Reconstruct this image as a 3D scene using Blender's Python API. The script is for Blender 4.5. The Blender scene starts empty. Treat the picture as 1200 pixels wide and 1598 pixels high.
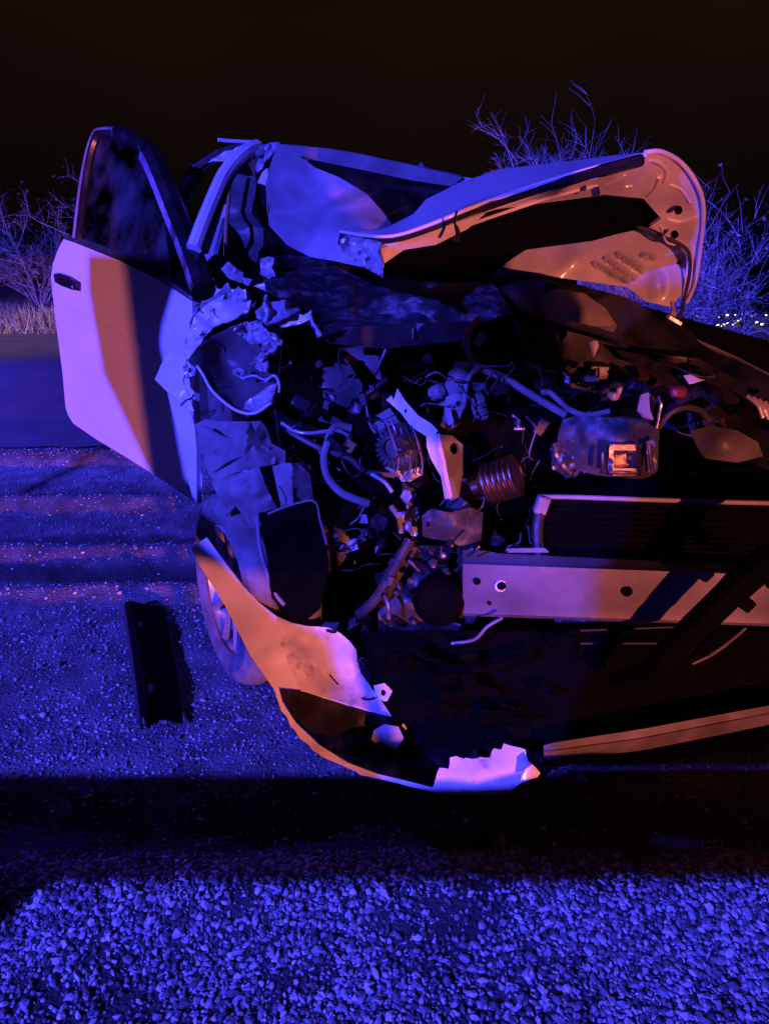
import bpy, bmesh, math, random
import numpy as np
from mathutils import Vector, Matrix, noise as mnoise, geometry as mgeo

# ------------------------------------------------------------------ camera, world, lamps
S = bpy.context.scene
COL = S.collection
R = math.radians
F, CU, CV = 1154.0, 600.0, 799.0           # focal length and centre of the 1200x1598 photograph
H, PITCH = 1.35, R(21.0)
CP, SP = math.cos(PITCH), math.sin(PITCH)

cd = bpy.data.cameras.new('camera')
cd.sensor_fit = 'VERTICAL'; cd.sensor_height = 36.0; cd.lens = 36.0 * F / 1598.0
cd.clip_start = 0.05; cd.clip_end = 6000
cam = bpy.data.objects.new('camera', cd); COL.objects.link(cam)
cam.location = (0, 0, H); cam.rotation_euler = (R(90) - PITCH, 0, 0)
S.camera = cam

W = bpy.data.worlds.new('World'); S.world = W; W.use_nodes = True
wn, wl = W.node_tree.nodes, W.node_tree.links
bg = wn['Background']
tc = wn.new('ShaderNodeTexCoord'); sx = wn.new('ShaderNodeSeparateXYZ')
wl.new(tc.outputs['Generated'], sx.inputs[0])
mp = wn.new('ShaderNodeMapRange'); mp.inputs[1].default_value = -0.05; mp.inputs[2].default_value = 0.55
wl.new(sx.outputs['Z'], mp.inputs[0])
nz = wn.new('ShaderNodeTexNoise'); nz.inputs['Scale'].default_value = 1.6; nz.inputs['Detail'].default_value = 3
wl.new(tc.outputs['Generated'], nz.inputs['Vector'])
cr = wn.new('ShaderNodeValToRGB')
e = cr.color_ramp.elements
e[0].position = 0.0; e[0].color = (0.0014, 0.0010, 0.0016, 1)
e[1].position = 1.0; e[1].color = (0.0012, 0.0010, 0.0010, 1)
m_ = e.new(0.45); m_.color = (0.0078, 0.0036, 0.0020, 1)
wl.new(mp.outputs[0], cr.inputs[0])
mx = wn.new('ShaderNodeMix'); mx.data_type = 'RGBA'; mx.blend_type = 'MULTIPLY'; mx.inputs[0].default_value = 0.8
nr = wn.new('ShaderNodeMapRange'); nr.inputs[1].default_value = 0.3; nr.inputs[2].default_value = 0.65
nr.inputs[3].default_value = 0.35; nr.inputs[4].default_value = 1.25
wl.new(nz.outputs[0], nr.inputs[0])
wl.new(cr.outputs[0], mx.inputs[6]); wl.new(nr.outputs[0], mx.inputs[7])
wl.new(mx.outputs[2], bg.inputs['Color']); bg.inputs['Strength'].default_value = 1.0

def lamp(name, kind, loc, color, power, radius, aim=None, cone=60, blend=0.4):
    ld = bpy.data.lights.new(name, kind); ld.color = color; ld.energy = power
    ld.shadow_soft_size = radius
    o = bpy.data.objects.new(name, ld); COL.objects.link(o); o.location = loc
    if aim:
        o.rotation_euler = (Vector(aim) - Vector(loc)).to_track_quat('-Z', 'Y').to_euler()
        ld.spot_size = R(cone); ld.spot_blend = blend
    return o

lamp('blue_beacon', 'POINT', (-4.6, -4.6, 3.6), (0.052, 0.046, 1.0), 10500, 0.04)
lamp('blue_beacon', 'SPOT', (8.5, 1.2, 2.4), (0.055, 0.045, 1.0), 20000, 0.06, (2.1, 5.85, 0.7), 33, 0.2)
lamp('blue_beacon', 'SPOT', (-9.0, 10.0, 2.6), (0.06, 0.035, 1.0), 4200, 0.06, (-2.4, 5.6, 0.0), 36, 0.9)
lamp('amber_headlamp', 'SPOT', (2.4, -6.5, 0.62), (1.0, 0.20, 0.135), 3900, 0.035, (-0.35, 2.1, 0.9), 28, 0.2)
lamp('warm_headlamp', 'SPOT', (-10.5, 6.6, 0.85), (1.0, 0.55, 0.42), 4000, 0.07, (-4.6, 9.7, -0.3), 36, 0.9)

S.view_settings.view_transform = 'Standard'; S.view_settings.look = 'None'
S.view_settings.exposure = 0.0; S.view_settings.gamma = 1.0
S.view_settings.use_curve_mapping = False
S.render.engine = 'CYCLES'
S.cycles.max_bounces = 6; S.cycles.sample_clamp_indirect = 3.0

# ------------------------------------------------------------------ helpers
def P(u, v, Y):
    """the point at depth Y (metres in front of the lens, level) seen at photo pixel u, v"""
    a, b = (u - CU) / F, (CV - v) / F
    t = Y / (CP + b * SP)
    return Vector((a * t, Y, H + t * (b * CP - SP)))

def G(u, v, z=0.0):
    a, b = (u - CU) / F, (CV - v) / F
    dz = b * CP - SP
    t = (z - H) / dz
    return Vector((a * t, t * (CP + b * SP), z))

def mat(name, c1, c2=None, rough=0.5, metal=0.0, scale=8.0, bump=0.0, bscale=60.0, coat=0.0, spec=0.5,
        rough2=None, contrast=(0.4, 0.65), detail=6, trans=0.0, attr=None, bdist=0.004):
    m = bpy.data.materials.new(name); m.use_nodes = True
    n, l = m.node_tree.nodes, m.node_tree.links
    b = n['Principled BSDF']
    b.inputs['Roughness'].default_value = rough; b.inputs['Metallic'].default_value = metal
    b.inputs['Coat Weight'].default_value = coat; b.inputs['Coat Roughness'].default_value = 0.08
    b.inputs['Specular IOR Level'].default_value = spec
    b.inputs['Transmission Weight'].default_value = trans
    t = n.new('ShaderNodeTexCoord')
    nn = n.new('ShaderNodeTexNoise'); nn.inputs['Scale'].default_value = scale; nn.inputs['Detail'].default_value = detail
    l.new(t.outputs['Object'], nn.inputs['Vector'])
    mr = n.new('ShaderNodeMapRange'); mr.inputs[1].default_value = contrast[0]; mr.inputs[2].default_value = contrast[1]
    l.new(nn.outputs[0], mr.inputs[0])
    mix = n.new('ShaderNodeMix'); mix.data_type = 'RGBA'
    mix.inputs[6].default_value = (*c1, 1); mix.inputs[7].default_value = (*(c2 or c1), 1)
    l.new(mr.outputs[0], mix.inputs[0])
    out = mix.outputs[2]
    if attr:
        at = n.new('ShaderNodeAttribute'); at.attribute_name = attr
        mm = n.new('ShaderNodeMix'); mm.data_type = 'RGBA'; mm.blend_type = 'MULTIPLY'; mm.inputs[0].default_value = 1
        l.new(out, mm.inputs[6]); l.new(at.outputs['Color'], mm.inputs[7]); out = mm.outputs[2]
    l.new(out, b.inputs['Base Color'])
    if rough2 is not None:
        r = n.new('ShaderNodeMapRange'); r.inputs[1].default_value = contrast[0]; r.inputs[2].default_value = contrast[1]
        r.inputs[3].default_value = rough; r.inputs[4].default_value = rough2
        l.new(nn.outputs[0], r.inputs[0]); l.new(r.outputs[0], b.inputs['Roughness'])
    if bump:
        n2 = n.new('ShaderNodeTexNoise'); n2.inputs['Scale'].default_value = bscale; n2.inputs['Detail'].default_value = 5
        l.new(t.outputs['Object'], n2.inputs['Vector'])
        bp = n.new('ShaderNodeBump'); bp.inputs['Strength'].default_value = bump; bp.inputs['Distance'].default_value = bdist
        l.new(n2.outputs[0], bp.inputs['Height']); l.new(bp.outputs[0], b.inputs['Normal'])
    return m

M = {}
M['paint'] = mat('white_paint', (.70, .70, .71), (.62, .62, .63), rough=.34, coat=.5, scale=3, bump=.03, bscale=14)
M['paint_torn'] = mat('white_paint_scuffed', (.68, .68, .69), (.34, .33, .32), rough=.42, coat=.15, scale=22, contrast=(.55, .7), bump=.25, bscale=50)
M['inner_paint'] = mat('white_inner_paint', (.68, .65, .60), (.56, .53, .48), rough=.4, coat=.3, scale=6, bump=.12, bscale=25)
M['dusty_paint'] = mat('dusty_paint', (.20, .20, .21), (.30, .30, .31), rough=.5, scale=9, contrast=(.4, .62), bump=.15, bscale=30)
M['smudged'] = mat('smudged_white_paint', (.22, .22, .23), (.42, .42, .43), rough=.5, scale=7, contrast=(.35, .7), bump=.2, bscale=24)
M['inner_grey'] = mat('grey_inner_panel_paint', (.36, .36, .37), (.24, .24, .25), rough=.45, coat=.1, scale=6, bump=.2, bscale=24)
M['lip'] = mat('scuffed_lip_plastic', (.13, .12, .13), (.07, .065, .07), rough=.5, scale=14, bump=.2, bscale=50)
M['primer'] = mat('grey_primer', (.26, .25, .25), (.14, .13, .13), rough=.55, scale=12, bump=.25, bscale=40)
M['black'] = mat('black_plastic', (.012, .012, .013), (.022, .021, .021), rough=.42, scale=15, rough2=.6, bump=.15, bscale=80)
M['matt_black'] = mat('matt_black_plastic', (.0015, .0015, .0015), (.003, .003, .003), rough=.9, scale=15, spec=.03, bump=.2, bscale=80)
M['gloss'] = mat('gloss_black_plastic', (.01, .01, .011), (.02, .02, .02), rough=.18, scale=12, rough2=.4, bump=.12, bscale=18)
M['cowl'] = mat('dusty_black_cowl', (.018, .018, .02), (.12, .12, .125), rough=.5, scale=26, contrast=(.5, .75), bump=.4, bscale=120)
M['rubber'] = mat('rubber', (.02, .02, .02), (.035, .034, .033), rough=.6, scale=20, bump=.15, bscale=70)
M['tyre'] = mat('dusty_tyre_rubber', (.16, .155, .15), (.08, .078, .075), rough=.75, scale=16, bump=.3, bscale=90)
M['liner'] = mat('dusty_wheel_arch_liner', (.13, .125, .12), (.22, .21, .2), rough=.7, scale=10, bump=.4, bscale=45)
M['alloy'] = mat('alloy', (.42, .42, .43), (.3, .3, .31), rough=.4, metal=.6, scale=14, bump=.1, bscale=60)
M['alu'] = mat('cast_aluminium', (.32, .31, .30), (.14, .135, .13), rough=.45, metal=.75, scale=30, bump=.45, bscale=90)
M['steel'] = mat('bare_steel', (.55, .53, .5), (.35, .33, .31), rough=.24, metal=1, scale=24, bump=.12, bscale=60)
M['dark_metal'] = mat('dark_cast_metal', (.06, .058, .056), (.025, .024, .024), rough=.5, metal=.4, scale=18, bump=.5, bscale=60)
M['beam'] = mat('crash_beam_paint', (.22, .21, .22), (.10, .095, .10), rough=.42, metal=.25, scale=6, contrast=(.36, .68), bump=.3, bscale=30)
M['brass'] = mat('heat_stained_steel', (.30, .21, .12), (.16, .10, .06), rough=.42, metal=1, scale=26, bump=.25, bscale=60)
M['core'] = mat('radiator_core', (.011, .008, .008), (.007, .006, .006), rough=.55, metal=.3, scale=12)
M['dark_grey'] = mat('grey_plastic', (.06, .06, .06), (.09, .09, .09), rough=.5, scale=12, bump=.2, bscale=60)  # even dark grey of the plastic itself
M['resin'] = mat('milky_reservoir_plastic', (.22, .21, .19), (.12, .12, .11), rough=.35, scale=10, bump=.2, bscale=25)
M['red'] = mat('red_plastic', (.16, .018, .02), (.10, .012, .012), rough=.45, scale=9)
M['yellow'] = mat('ochre_plastic', (.30, .19, .06), (.2, .12, .04), rough=.5, scale=9)
M['fabric'] = mat('dark_seat_fabric', (.02, .02, .022), (.03, .03, .032), rough=.9, scale=30)
M['foil'] = mat('torn_sheet_metal', (.50, .50, .51), (.32, .32, .33), rough=.36, metal=.35, scale=30, bump=.6, bscale=70)
M['gravel_stone'] = mat('gravel_stone', (.40, .39, .37), (.56, .55, .52), rough=.7, scale=60, attr='tint', bump=.25, bscale=260, bdist=.002)
M['crumb'] = mat('glass_crumb', (.7, .72, .72), (.6, .62, .62), rough=.12, scale=60, spec=.8)
M['asphalt'] = mat('asphalt', (.11, .108, .11), (.15, .147, .145), rough=.8, scale=3.5, bump=.5, bscale=160)
M['bark'] = mat('twig_bark', (.22, .19, .16), (.12, .10, .085), rough=.85, scale=14)
M['pale_bark'] = mat('pale_twig_bark', (.34, .31, .28), (.22, .2, .18), rough=.85, scale=14)
M['leaf'] = mat('dry_leaf', (.11, .11, .06), (.07, .08, .04), rough=.65, scale=4)
M['grass'] = mat('dry_grass', (.36, .32, .23), (.24, .22, .13), rough=.8, scale=5)

def glass_mat(name, tint, fac, rough=0.05, haze=(.2, .2, .2), haze_amount=.25):
    m = bpy.data.materials.new(name); m.use_nodes = True
    n, l = m.node_tree.nodes, m.node_tree.links
    n.remove(n['Principled BSDF'])
    tr = n.new('ShaderNodeBsdfTransparent'); tr.inputs[0].default_value = (*tint, 1)
    gl = n.new('ShaderNodeBsdfGlossy'); gl.inputs['Roughness'].default_value = rough
    df = n.new('ShaderNodeBsdfDiffuse'); df.inputs[0].default_value = (*haze, 1)
    t = n.new('ShaderNodeTexCoord'); nn = n.new('ShaderNodeTexNoise')
    nn.inputs['Scale'].default_value = 7; nn.inputs['Detail'].default_value = 5
    l.new(t.outputs['Object'], nn.inputs['Vector'])
    mr = n.new('ShaderNodeMapRange'); mr.inputs[1].default_value = .4; mr.inputs[2].default_value = .75
    mr.inputs[3].default_value = 0; mr.inputs[4].default_value = haze_amount
    l.new(nn.outputs[0], mr.inputs[0])
    a = n.new('ShaderNodeMixShader'); b = n.new('ShaderNodeMixShader')
    a.inputs[0].default_value = fac
    l.new(tr.outputs[0], a.inputs[1]); l.new(gl.outputs[0], a.inputs[2])
    l.new(mr.outputs[0], b.inputs[0]); l.new(a.outputs[0], b.inputs[1]); l.new(df.outputs[0], b.inputs[2])
    l.new(b.outputs[0], n['Material Output'].inputs['Surface'])
    return m
M['glass'] = glass_mat('tinted_window_glass', (.28, .28, .32), .07, .05, (.16, .16, .16), .42)  # diffuse layer painted over the window for its hazy reflections
M['screen'] = glass_mat('cracked_windscreen_glass', (.35, .35, .38), .06, .15, (.14, .14, .14), .3)

def emit(name, c, s):
    m = bpy.data.materials.new(name); m.use_nodes = True
    b = m.node_tree.nodes['Principled BSDF']
    b.inputs['Base Color'].default_value = (.02, .02, .02, 1)
    b.inputs['Emission Color'].default_value = (*c, 1); b.inputs['Emission Strength'].default_value = s
    return m

def empty(name, loc, label=None, cat=None, group=None):
    o = bpy.data.objects.new(name, None); COL.objects.link(o); o.location = loc; o.empty_display_size = .1
    if label: o['label'] = label
    if cat: o['category'] = cat
    if group: o['group'] = group
    return o

ORIGIN = {}
def origin_of(p):
    o = Vector((0, 0, 0))
    while p is not None:
        o += p.location; p = p.parent
    return o

class MB:
    def __init__(s): s.v = []; s.f = []
    def add(s, v, f):
        k = len(s.v); s.v += [tuple(x) for x in v]; s.f += [tuple(i + k for i in q) for q in f]; return s
    def box(s, c, size, rot=None):
        c = Vector(c); hx, hy, hz = [q / 2 for q in size]
        pts = [Vector((x, y, z)) for x in (-hx, hx) for y in (-hy, hy) for z in (-hz, hz)]
        if rot is not None: pts = [rot @ p for p in pts]
        return s.add([c + p for p in pts], [(0, 1, 3, 2), (4, 6, 7, 5), (0, 4, 5, 1), (2, 3, 7, 6), (0, 2, 6, 4), (1, 5, 7, 3)])
    def tube(s, pts, r, n=8, caps=True, flat=1.0):
        pts = [Vector(p) for p in pts]; k = len(pts)
        rs = r if isinstance(r, (list, tuple)) else [r] * k
        up = None; v = []; f = []
        for i, p in enumerate(pts):
            t = (pts[min(i + 1, k - 1)] - pts[max(i - 1, 0)])
            t = t.normalized() if t.length > 1e-9 else Vector((0, 0, 1))
            if up is None:
                up = Vector((0, 0, 1)) if abs(t.z) < .9 else Vector((1, 0, 0))
            a = t.cross(up)
            if a.length < 1e-6: a = t.cross(Vector((0, 1, .3)))
            a.normalize(); b = a.cross(t).normalized(); up = b
            for j in range(n):
                q = 2 * math.pi * j / n
                v.append(p + (a * math.cos(q) * flat + b * math.sin(q)) * rs[i])
        for i in range(k - 1):
            for j in range(n):
                f.append((i * n + j, i * n + (j + 1) % n, (i + 1) * n + (j + 1) % n, (i + 1) * n + j))
        if caps: f.append(tuple(range(n))[::-1]); f.append(tuple((k - 1) * n + j for j in range(n)))
        return s.add(v, f)
    def lathe(s, prof, c, axis, n=24, caps=True):
        c = Vector(c); ax = Vector(axis).normalized()
        a = ax.cross(Vector((0, 0, 1)));  a = a.normalized() if a.length > 1e-4 else Vector((1, 0, 0)); b = a.cross(ax)
        v = []; f = []
        for (r, x) in prof:
            for j in range(n):
                q = 2 * math.pi * j / n
                v.append(c + ax * x + (a * math.cos(q) + b * math.sin(q)) * r)
        for i in range(len(prof) - 1):
            for j in range(n):
                f.append((i * n + j, i * n + (j + 1) % n, (i + 1) * n + (j + 1) % n, (i + 1) * n + j))
        if caps:
            f.append(tuple(range(n))); f.append(tuple((len(prof) - 1) * n + j for j in range(n))[::-1])
        return s.add(v, f)
    def build(s, name, m, parent=None, smooth=True, bevel=0.0, thick=0.0, angle=35):
        o0 = origin_of(parent)
        me = bpy.data.meshes.new(name)
        me.from_pydata([Vector(p) - o0 for p in s.v], [], s.f); me.update()
        bm = bmesh.new(); bm.from_mesh(me); bmesh.ops.recalc_face_normals(bm, faces=bm.faces); bm.to_mesh(me); bm.free()
        me.materials.append(M[m] if isinstance(m, str) else m)
        o = bpy.data.objects.new(name, me); COL.objects.link(o); o.parent = parent
        if thick:
            q = o.modifiers.new('thickness', 'SOLIDIFY'); q.thickness = thick; q.offset = -1
            q = o.modifiers.new('hard_edges', 'EDGE_SPLIT'); q.split_angle = R(50)
        if bevel:
            q = o.modifiers.new('bevel', 'BEVEL'); q.width = bevel; q.segments = 2; q.limit_method = 'ANGLE'
        if smooth:
            me.polygons.foreach_set('use_smooth', [True] * len(me.polygons))
            me.set_sharp_from_angle(angle=R(angle))
        return o

def smooth_line(pts, k=5):
    pts = [Vector(p) for p in pts]
    if len(pts) < 3: return pts
    out = []
    for i in range(len(pts) - 1):
        p0, p1, p2, p3 = pts[max(i - 1, 0)], pts[i], pts[i + 1], pts[min(i + 2, len(pts) - 1)]
        for j in range(k):
            t = j / k
            out.append(.5 * ((2 * p1) + (p2 - p0) * t + (2 * p0 - 5 * p1 + 4 * p2 - p3) * t * t + (3 * p1 - p0 - 3 * p2 + p3) * t ** 3))
    out.append(pts[-1]); return out

def tps(ctrl):
    c = np.array(ctrl, float); xy = c[:, :2] / 200.0; n = len(c)
    def K(d): return np.where(d > 1e-9, d * d * np.log(d + 1e-9), 0)
    d = np.linalg.norm(xy[:, None] - xy[None], axis=2)
    A = np.zeros((n + 3, n + 3)); A[:n, :n] = K(d) + np.eye(n) * .02
    A[:n, n] = 1; A[:n, n + 1:] = xy; A[n, :n] = 1; A[n + 1:, :n] = xy.T
    w = np.linalg.lstsq(A, np.concatenate([c[:, 2], [0, 0, 0]]), rcond=None)[0]
    def f(u, v):
        q = np.array([u, v]) / 200.0
        k = K(np.linalg.norm(xy - q, axis=1))
        return float(k @ w[:n] + w[n] + w[n + 1] * q[0] + w[n + 2] * q[1])
    return f

def inside(p, poly):
    x, y = p; c = False; j = len(poly) - 1
    for i in range(len(poly)):
        xi, yi = poly[i][:2]; xj, yj = poly[j][:2]
        if (yi > y) != (yj > y) and x < (xj - xi) * (y - yi) / (yj - yi) + xi: c = not c
        j = i
    return c

def dense(poly, step, jag=0.0, rnd=None):
    out = []
    for i in range(len(poly)):
        a, b = poly[i], poly[(i + 1) % len(poly)]
        n = max(1, int(math.dist(a[:2], b[:2]) / step))
        for j in range(n):
            t = j / n
            u, v = a[0] + (b[0] - a[0]) * t, a[1] + (b[1] - a[1]) * t
            if jag and rnd and j: u += rnd.uniform(-jag, jag); v += rnd.uniform(-jag, jag)
            out.append((u, v))
    return out

PZ = {}
def panel(name, outline, m, parent, inner=(), holes=(), step=14, thick=.004, crumple=0.0, cfreq=9.0, seed=1,
          jag=0.0, relief=None, smooth=True, angle=40, depth=None):
    """a sheet of metal or plastic: an outline of (u, v, depth) points filled by a surface through them"""
    rnd = random.Random(seed)
    zf = PZ[name] = depth or tps([p for p in outline if len(p) == 3] + list(inner))
    ol = dense(outline, step, jag, rnd)
    hs = [dense(h, step * .6) for h in holes]
    pts = [Vector(p) for p in ol]; edges = [(i, (i + 1) % len(ol)) for i in range(len(ol))]
    for h in hs:
        k = len(pts); pts += [Vector(p) for p in h]; edges += [(k + i, k + (i + 1) % len(h)) for i in range(len(h))]
    us = [p[0] for p in ol]; vs = [p[1] for p in ol]
    v = min(vs) + step * .5; row = 0
    border = np.array([tuple(p) for p in pts])
    while v < max(vs):
        u = min(us) + (step * .5 if row % 2 else 0)
        while u < max(us):
            q = (u + rnd.uniform(-.2, .2) * step, v + rnd.uniform(-.2, .2) * step)
            if inside(q, ol) and not any(inside(q, h) for h in hs) and np.min(np.abs(border - np.array(q)).sum(1)) > step * .6:
                pts.append(Vector(q))
            u += step
        v += step * .87; row += 1
    r = mgeo.delaunay_2d_cdt(pts, edges, [], 0, 1e-4)
    vv, ff = r[0], r[2]
    keep = []
    for f in ff:
        c = ((vv[f[0]][0] + vv[f[1]][0] + vv[f[2]][0]) / 3, (vv[f[0]][1] + vv[f[1]][1] + vv[f[2]][1]) / 3)
        if inside(c, ol) and not any(inside(c, h) for h in hs): keep.append(tuple(f))
    out = []
    sd = Vector((seed * 7.13, seed * 3.7, seed * 1.9))
    for p in vv:
        Y = zf(p[0], p[1])
        if relief: Y += relief(p[0], p[1])
        q = P(p[0], p[1], Y)
        if crumple:
            w = (mnoise.noise(q * cfreq + sd))
            w2 = abs(mnoise.noise(q * cfreq * 2.3 + sd * 2))
            q = P(p[0], p[1], Y + crumple * (1.2 * w + .8 * (w2 - .3)))
        out.append(q)
    mb = MB(); mb.add(out, keep)
    o0 = origin_of(parent)
    me = bpy.data.meshes.new(name); me.from_pydata([x - o0 for x in out], [], keep); me.update()
    bm = bmesh.new(); bm.from_mesh(me); bmesh.ops.recalc_face_normals(bm, faces=bm.faces)
    # make the sheet face the lens so that its thickness goes behind it
    sm = sum(((f.normal.dot((Vector((0, 0, H)) - o0) - f.calc_center_median())) > 0) * 2 - 1 for f in bm.faces)
    if sm < 0: bmesh.ops.reverse_faces(bm, faces=bm.faces)
    loose = [x for x in bm.verts if not x.link_faces]
    bmesh.ops.delete(bm, geom=loose, context='VERTS')
    bm.to_mesh(me); bm.free()
    me.materials.append(M[m])
    o = bpy.data.objects.new(name, me); COL.objects.link(o); o.parent = parent
    q = o.modifiers.new('thickness', 'SOLIDIFY'); q.thickness = thick; q.offset = -1
    q = o.modifiers.new('hard_edges', 'EDGE_SPLIT'); q.split_angle = R(50)
    if smooth:
        me.polygons.foreach_set('use_smooth', [True] * len(me.polygons))
        me.set_sharp_from_angle(angle=R(angle))
    return o

def line3(pts): return [P(*p) for p in pts]
def hose(name, pts, r, m, parent, n=9, k=5, **kw):
    return MB().tube(smooth_line(line3(pts), k), r, n).build(name, m, parent, **kw)

# ------------------------------------------------------------------ ground, road, verge
def nz2(x, y, f, s):
    return (np.sin(x * f * 1.7 + s) * np.cos(y * f * 1.3 - s * 2) + np.sin(x * f * .9 - y * f * 1.9 + s * 3) * .7
            + np.sin(x * f * 3.1 + y * f * 2.3 + s * 5) * .4) / 2.1
def bumpy(y, c, w): return np.exp(-((y - c) / w) ** 2)
def road_near(x): return 4.85 + 0.03 * x + .05 * np.sin(x * 3.1) + .03 * np.sin(x * 7.7 + 1) + .015 * np.sin(x * 19)
def road_far(x): return 10.5 + 0.02 * x
def sstep(t): t = np.clip(t, 0, 1); return t * t * (3 - 2 * t)
def downhill(x, y): return .085 * np.clip(x - .3, 0, 90) * sstep((y - 3.9) / 1.2)
def ground_z(x, y):
    x = np.asarray(x, float); y = np.asarray(y, float)
    w = nz2(x, y, 2.2, 1.0) * .03
    z = .006 * nz2(x, y, 9, 2) + .010 * nz2(x, y, 3.3, 4) + .004 * nz2(x, y, 23, 7)
    near = sstep((30 - np.abs(x)) / 10)
    z = z + near * (.050 * bumpy(y + w, 1.17, .10) - .055 * bumpy(y + w, 1.42, .14))
    left = sstep((.4 - x) / .6) * near
    z = z + left * (.035 * bumpy(y + w, 2.62, .08) - .02 * bumpy(y + w, 2.78, .08) + .035 * bumpy(y + w, 3.0, .08) - .018 * bumpy(y + w, 3.2, .09)
                    + .045 * bumpy(y + w, 3.62, .12) - .02 * bumpy(y + w, 3.85, .1) + .05 * bumpy(y + w, 4.45, .16))
    z = z + near * .17 * bumpy(y, .22, .16)  # unseen mound added to keep amber light off the near gravel
    # the road bed is level
    rn, rf = road_near(x), road_far(x)
    on = sstep((y - rn + .25) / .25) * sstep((rf + .2 - y) / .2)
    z = z * (1 - on) + on * (-.03)
    # bank behind the road and the mound of scrub on the right
    right = sstep((x + 1.0) / 3.5)
    z = z + sstep((y - rf) / 2.2) * .35 * sstep((60 - y) / 40) * (1 - right)
    z = z - downhill(x, y) - .21 * np.clip(y - rf - .6, 0, 70) * right
    # the hill falls away into a valley
    z = z - 62 * sstep((y - 18) / 300) + 90 * sstep((y - 620) / 900)
    return z

def grid_mesh(xs, ys, zf):
    X, Y = np.meshgrid(xs, ys); Z = zf(X, Y)
    v = np.stack([X, Y, Z], -1).reshape(-1, 3); nx, ny = len(xs), len(ys)
    i = np.arange(nx * ny).reshape(ny, nx)
    f = np.stack([i[:-1, :-1], i[:-1, 1:], i[1:, 1:], i[1:, :-1]], -1).reshape(-1, 4)
    return v, f
def np_obj(name, v, f, m, parent=None, smooth=True):
    me = bpy.data.meshes.new(name)
    nf, k = f.shape
    me.vertices.add(len(v)); me.vertices.foreach_set('co', v.astype(np.float32).ravel())
    me.loops.add(nf * k); me.loops.foreach_set('vertex_index', f.astype(np.int32).ravel())
    me.polygons.add(nf); me.polygons.foreach_set('loop_start', np.arange(0, nf * k, k, dtype=np.int32))
    me.polygons.foreach_set('use_smooth', np.full(nf, smooth)); me.update(calc_edges=True)
    me.materials.append(m if not isinstance(m, str) else M[m])
    o = bpy.data.objects.new(name, me); COL.objects.link(o); o.parent = parent
    return o

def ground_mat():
    return mat('gravelly_dirt', (.10, .095, .09), (.20, .19, .18), rough=.85, scale=9, bump=.9, bscale=110, bdist=.012, detail=9, attr='shade_bands')
def shade_bands(x, y):  # dark shadow bands painted into the ground colour along the ruts
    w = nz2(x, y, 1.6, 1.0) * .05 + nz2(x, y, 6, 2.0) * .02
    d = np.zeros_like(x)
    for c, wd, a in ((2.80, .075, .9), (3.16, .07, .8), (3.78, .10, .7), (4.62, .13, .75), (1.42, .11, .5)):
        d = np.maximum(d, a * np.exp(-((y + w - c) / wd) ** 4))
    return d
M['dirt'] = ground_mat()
xs = np.concatenate([-np.geomspace(900, 3.2, 40), np.linspace(-3.1, 3.0, 380), np.geomspace(3.1, 1200, 44)])
ys = np.concatenate([[-40, -20, -10, -6, -4, -2.5, -1.5, -.8, -.4], np.linspace(-.3, .68, 28), np.linspace(.7, 5.2, 300), np.geomspace(5.3, 14, 60), np.geomspace(14.6, 2400, 70)])
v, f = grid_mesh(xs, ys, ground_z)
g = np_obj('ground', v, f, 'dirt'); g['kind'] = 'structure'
at = g.data.attributes.new('shade_bands', 'FLOAT_COLOR', 'POINT')
dm = (1 - .85 * shade_bands(v[:, 0], v[:, 1])) * (.30 + .70 * sstep((v[:, 1] - 1.32) / .3)) * (1 + 1.5 * np.exp(-((v[:, 1] + nz2(v[:, 0], v[:, 1], 3, 2) * .08 - 4.15) / .2) ** 4) * (.7 + .3 * nz2(v[:, 0], v[:, 1], 9, 1))); at.data.foreach_set('color', np.stack([dm, dm, dm, np.ones_like(dm)], 1).astype(np.float32).ravel())  # painted shade bands, darker soil up front, lit strip painted pale by the road
g['label'] = 'gravelly verge with loose stones and ruts in front of the wreck'

rx = np.concatenate([np.linspace(-60, -6, 30), np.linspace(-5.6, 9, 220), np.linspace(9.5, 60, 30)])
tt = np.linspace(0, 1, 14)
X = np.repeat(rx[None], 14, 0); Y = road_near(X) + (road_far(X) - road_near(X)) * tt[:, None]
Z = np.full_like(X, -.012) + .035 * np.sin(math.pi * tt)[:, None] * .8 - downhill(X, Y)
v = np.stack([X, Y, Z], -1).reshape(-1, 3); i = np.arange(14 * len(rx)).reshape(14, len(rx))
f = np.stack([i[:-1, :-1], i[:-1, 1:], i[1:, 1:], i[1:, :-1]], -1).reshape(-1, 4)
r = np_obj('road', v, f, 'asphalt'); r['kind'] = 'structure'; r['label'] = 'dark asphalt road running behind the wreck'

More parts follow.
